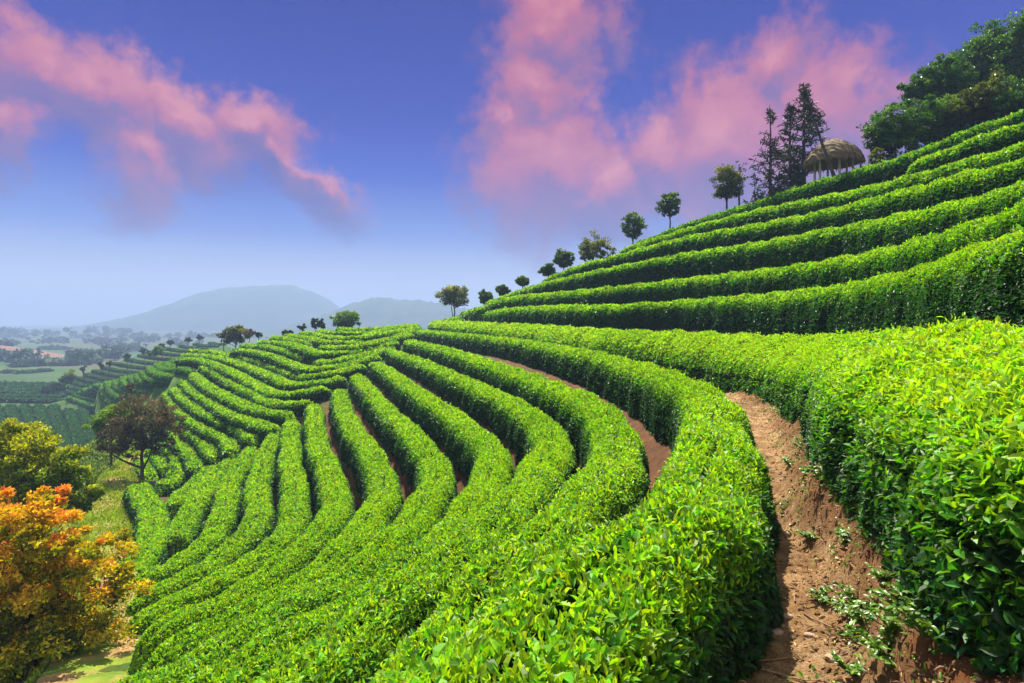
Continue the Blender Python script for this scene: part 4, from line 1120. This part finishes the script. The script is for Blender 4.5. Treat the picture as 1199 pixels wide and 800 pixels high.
# ------------------------------------------------------------------ small things on the footpath
def weed(x, y, size, n, label):
    z, nr = fpz(x, y)
    root = empty('weed_plant', (x, y, z - .01)); tag(root, label, 'weed', 'weeds on the footpath bank')
    parts = []; pos = []; dirs = []
    for k in range(n):
        a = rng.uniform(0, 6.28); sp = rng.uniform(.3, 1.0)
        e = np.array([math.cos(a) * size * sp, math.sin(a) * size * sp, size * rng.uniform(.2, .75)])
        t5 = np.linspace(0, 1, 5)[:, None]
        bp = t5 * e * np.array([1, 1, 0]) + np.array([0, 0, 1]) * (t5 ** .7) * e[2]
        parts.append(tube(bp, np.linspace(.004, .002, 5), 4))
        for q in range(15):
            f = rng.uniform(.35, 1)
            pos.append([np.interp(f, t5[:, 0], bp[:, c]) for c in range(3)])
            b = rng.uniform(0, 6.28)
            dirs.append([math.cos(b), math.sin(b), rng.uniform(-.1, .6)])
    v, f = join(parts); mesh_obj('stem', v, [f], M_WEED, parent=root, tone=np.full(len(f), .2), rnd=np.full(len(f), .5))
    pos = np.array(pos); N = len(pos)
    l = rng.uniform(.022, .05, N) * (.8 + size)
    v, f, k = leaves(pos, np.array(dirs), np.array([0, 0, 1.0]) + rng.normal(0, .3, (N, 3)), l, l * .55, True)
    mesh_obj('foliage', v, [f], M_WEED, tone=np.repeat(rng.uniform(0, 1, N), k), rnd=np.repeat(rng.uniform(0, 1, N), k), parent=root)
def at(u, v, z=-1.6):
    """ground point seen at a photo position"""
    d = P(u, v, 1.0)
    h = fb_.ray_cast(Vector((0, 0, 0)), Vector(d).normalized())
    return (h[0].x, h[0].y) if h[0] else tuple(PZ(u, v, z)[:2])
weeds = [(1012, 735, .2, 9, 'largest leafy weed clump at the foot of the bank, front right'), (1040, 770, .16, 7, 'leafy weed in front of the largest clump, at the lower picture edge'),
         (1000, 712, .14, 6, 'yellowish weed just behind the largest clump on the path edge'), (1060, 705, .14, 6, 'weed high on the red bank above the largest clump'),
         (1045, 740, .16, 7, 'weed on the red bank right of the largest clump'), (1085, 745, .16, 7, 'darker weed tucked under the bank hedge at lower right'),
         (965, 705, .08, 5, 'small yellow-green weed in the leaf litter halfway up the front path'), (1035, 683, .1, 5, 'small weed on the bank below the overhanging leaves'),
         (992, 632, .1, 6, 'dense green tuft beside a dark hollow at the foot of the bank'), (950, 632, .1, 5, 'low pale weed on the path left of the dense tuft'),
         (945, 555, .14, 7, 'broad weed patch at the foot of the bank, middle of the path'), (962, 562, .14, 6, 'weed against the bank right of the broad patch'), (925, 545, .12, 5, 'sparse weed on the path left of the broad patch'),
         (938, 525, .16, 6, 'weed on the bank beyond the broad patch'), (1003, 790, .09, 5, 'small weed on the path at the lower picture edge'), (912, 486, .16, 6, 'farthest weed, on the bank near the bend of the path')]
for u, v, sz, n, lab in weeds:
    x, y = at(u, v); weed(x, y, sz * 1.1, n + 5, lab)
stones = [(909, 740, .045, 'largest pale flat stone on the front of the path'), (922, 722, .035, 'rounded buff stone just behind the largest pale one'), (910, 723, .03, 'thin light stone left of the rounded buff one'),
          (921, 625, .04, 'pale flat stone alone on the middle of the path'), (948, 744, .03, 'small stone at the edge of the leaf litter'), (975, 772, .045, 'ochre stone by the weeds at the lower edge')]
for u, v, sz, lab in stones:
    x, y = at(u, v); z, _ = fpz(x, y)
    th = np.linspace(0, 6.283, 10, endpoint=False)
    V = []
    for zz, rr in ((-.3, .8), (.0, 1.0), (.35, .8), (.5, .35)):
        for a in th:
            k = 1 + .18 * math.sin(a * 2 + sz * 100) + rng.normal(0, .06)
            V.append((math.cos(a) * sz * rr * k, math.sin(a) * sz * .7 * rr * k, zz * sz * .8))
    i = np.arange(3)[:, None] * 10; j = np.arange(10)[None]
    q = np.stack([i + j, i + (j + 1) % 10, i + 10 + (j + 1) % 10, i + 10 + j], -1).reshape(-1, 4)
    o = mesh_obj('path_stone', np.array(V), [q, (np.arange(10) + 30)[None]], M_STONE)
    o.location = (x, y, z); tag(o, lab, 'stone', 'stones on the footpath')
# fallen leaves and crumbs: nobody could count them
N = 22000
i_ = (rng.uniform(0, 1, N) ** 1.9 * len(fc)).astype(int)
x_ = np.where(rng.uniform(0, 1, N) < .6, rng.normal(.45, .2, N), rng.uniform(-.7, 1.1, N))
gp = fc[i_] + sidep[i_] * x_[:, None]
near = rng.uniform(0, 1, N) < np.clip(1.2 - gp[:, 1] / 14, .15, 1)
gp = gp[near]; N = len(gp)
nn = np.zeros((N, 3))
for k in range(N):
    z, nr = fpz(gp[k, 0], gp[k, 1]); gp[k, 2] = z + .006; nn[k] = nr
nn = nn * np.sign(nn[:, 2:3] + 1e-9)
l = .009 + .048 * rng.uniform(0, 1, N) ** 2.2
d = rng.normal(0, 1, (N, 3)) * np.array([1, 1, .25])
lv, lf, k_ = leaves(gp, d, nn + rng.normal(0, .25, (N, 3)), l, l * rng.uniform(.25, .55, N))
tag(mesh_obj('leaf_litter', lv, [lf], M_LITT, tone=np.repeat(rng.uniform(0, 1, N), k_), rnd=np.repeat(rng.uniform(0, 1, N), k_), smooth=np.zeros(len(lf))),
    'dry brown leaf litter and crumbs strewn along the footpath', 'leaf litter', kind='stuff')
# seedlings and moss-like greenery on the bank
nc = 150
i_ = (rng.uniform(0, 1, nc) ** 1.4 * len(fc)).astype(int)
x_ = np.interp(fs[i_], fs, edge) - .22 + rng.normal(0, .14, nc)
ctr = fc[i_] + sidep[i_] * x_[:, None]
q_ = np.repeat(np.arange(nc), rng.integers(6, 26, nc)); N = len(q_)
gp = ctr[q_] + rng.normal(0, .05, (N, 3)) * np.array([1, 1, 0])
for k in range(N): gp[k, 2] = fpz(gp[k, 0], gp[k, 1])[0] + rng.uniform(0, .04)
l = rng.uniform(.012, .04, N)
lv, lf, k_ = leaves(gp, rng.normal(0, 1, (N, 3)) * np.array([1, 1, .5]) + np.array([0, 0, .4]), np.array([0, 0, 1.0]) + rng.normal(0, .4, (N, 3)), l, l * .55, True)
tag(mesh_obj('bank_greenery', lv, [lf], M_WEED, tone=np.repeat(rng.uniform(0, 1, N), k_), rnd=np.repeat(rng.uniform(0, 1, N), k_), smooth=np.zeros(len(lf))),
    'tiny green seedlings scattered over the red earth bank', 'ground cover', kind='stuff')
# crumbled clods of earth
N = 3200
i_ = (rng.uniform(0, 1, N) ** 1.6 * len(fc)).astype(int)
x_ = np.interp(fs[i_], fs, edge) - .30 + rng.normal(0, .16, N)
x_ = np.where(rng.uniform(0, 1, N) < .3, rng.uniform(-.4, .5, N), x_)
gp = fc[i_] + sidep[i_] * x_[:, None] + rng.normal(0, .02, (N, 3))
for k in range(N): gp[k, 2] = fpz(gp[k, 0], gp[k, 1])[0]
r_ = .006 + .022 * rng.uniform(0, 1, N) ** 3
oc = np.array([(1, 0, 0), (0, 1, 0), (-1, 0, 0), (0, -1, 0), (0, 0, .7), (0, 0, -.7)], float)
of = np.array([(0, 1, 4), (1, 2, 4), (2, 3, 4), (3, 0, 4), (1, 0, 5), (2, 1, 5), (3, 2, 5), (0, 3, 5)])
cvx = gp[:, None] + oc[None] * r_[:, None, None] * rng.uniform(.55, 1.35, (N, 6, 1))
tag(mesh_obj('earth_crumbs', cvx.reshape(-1, 3), [(np.arange(N)[:, None, None] * 6 + of[None]).reshape(-1, 3)], M_PATH, tone=np.repeat(rng.uniform(0, .8, N), 8), smooth=np.ones(N * 8)),
    'crumbled red-brown clods of earth along the foot of the bank', 'earth', kind='stuff')
tw = [(884, 787, .4, .25, 'longest dry twig on the path at the lower left of it'), (893, 776, .25, .4, 'dry twig crossing beside the longest one'), (925, 795, -.5, .2, 'short dry twig at the lower picture edge'), (930, 700, 1.2, .16, 'small dry twig on the middle of the front path'), (905, 690, .1, .2, 'thin dry twig near the foreground hedge'), (960, 730, -1.1, .2, 'thin dry twig lying in the leaf litter')]
for u, v, a, ln, lab in tw:
    x, y = at(u, v)
    p = []
    for f in np.linspace(-.5, .5, 5):
        xx, yy = x + math.cos(a) * ln * f, y + math.sin(a) * ln * f
        p.append((xx, yy, fpz(xx, yy)[0] + .007 + rng.uniform(0, .006)))
    p = np.array(p)
    c0 = p[2].copy()
    vv, ff = tube(p - c0, [.005, .0045, .004, .0035, .002], 6)
    o = mesh_obj('dry_twig', vv, [ff], M_TWIG); o.location = c0
    tag(o, lab, 'twig', 'dry twigs on the footpath')
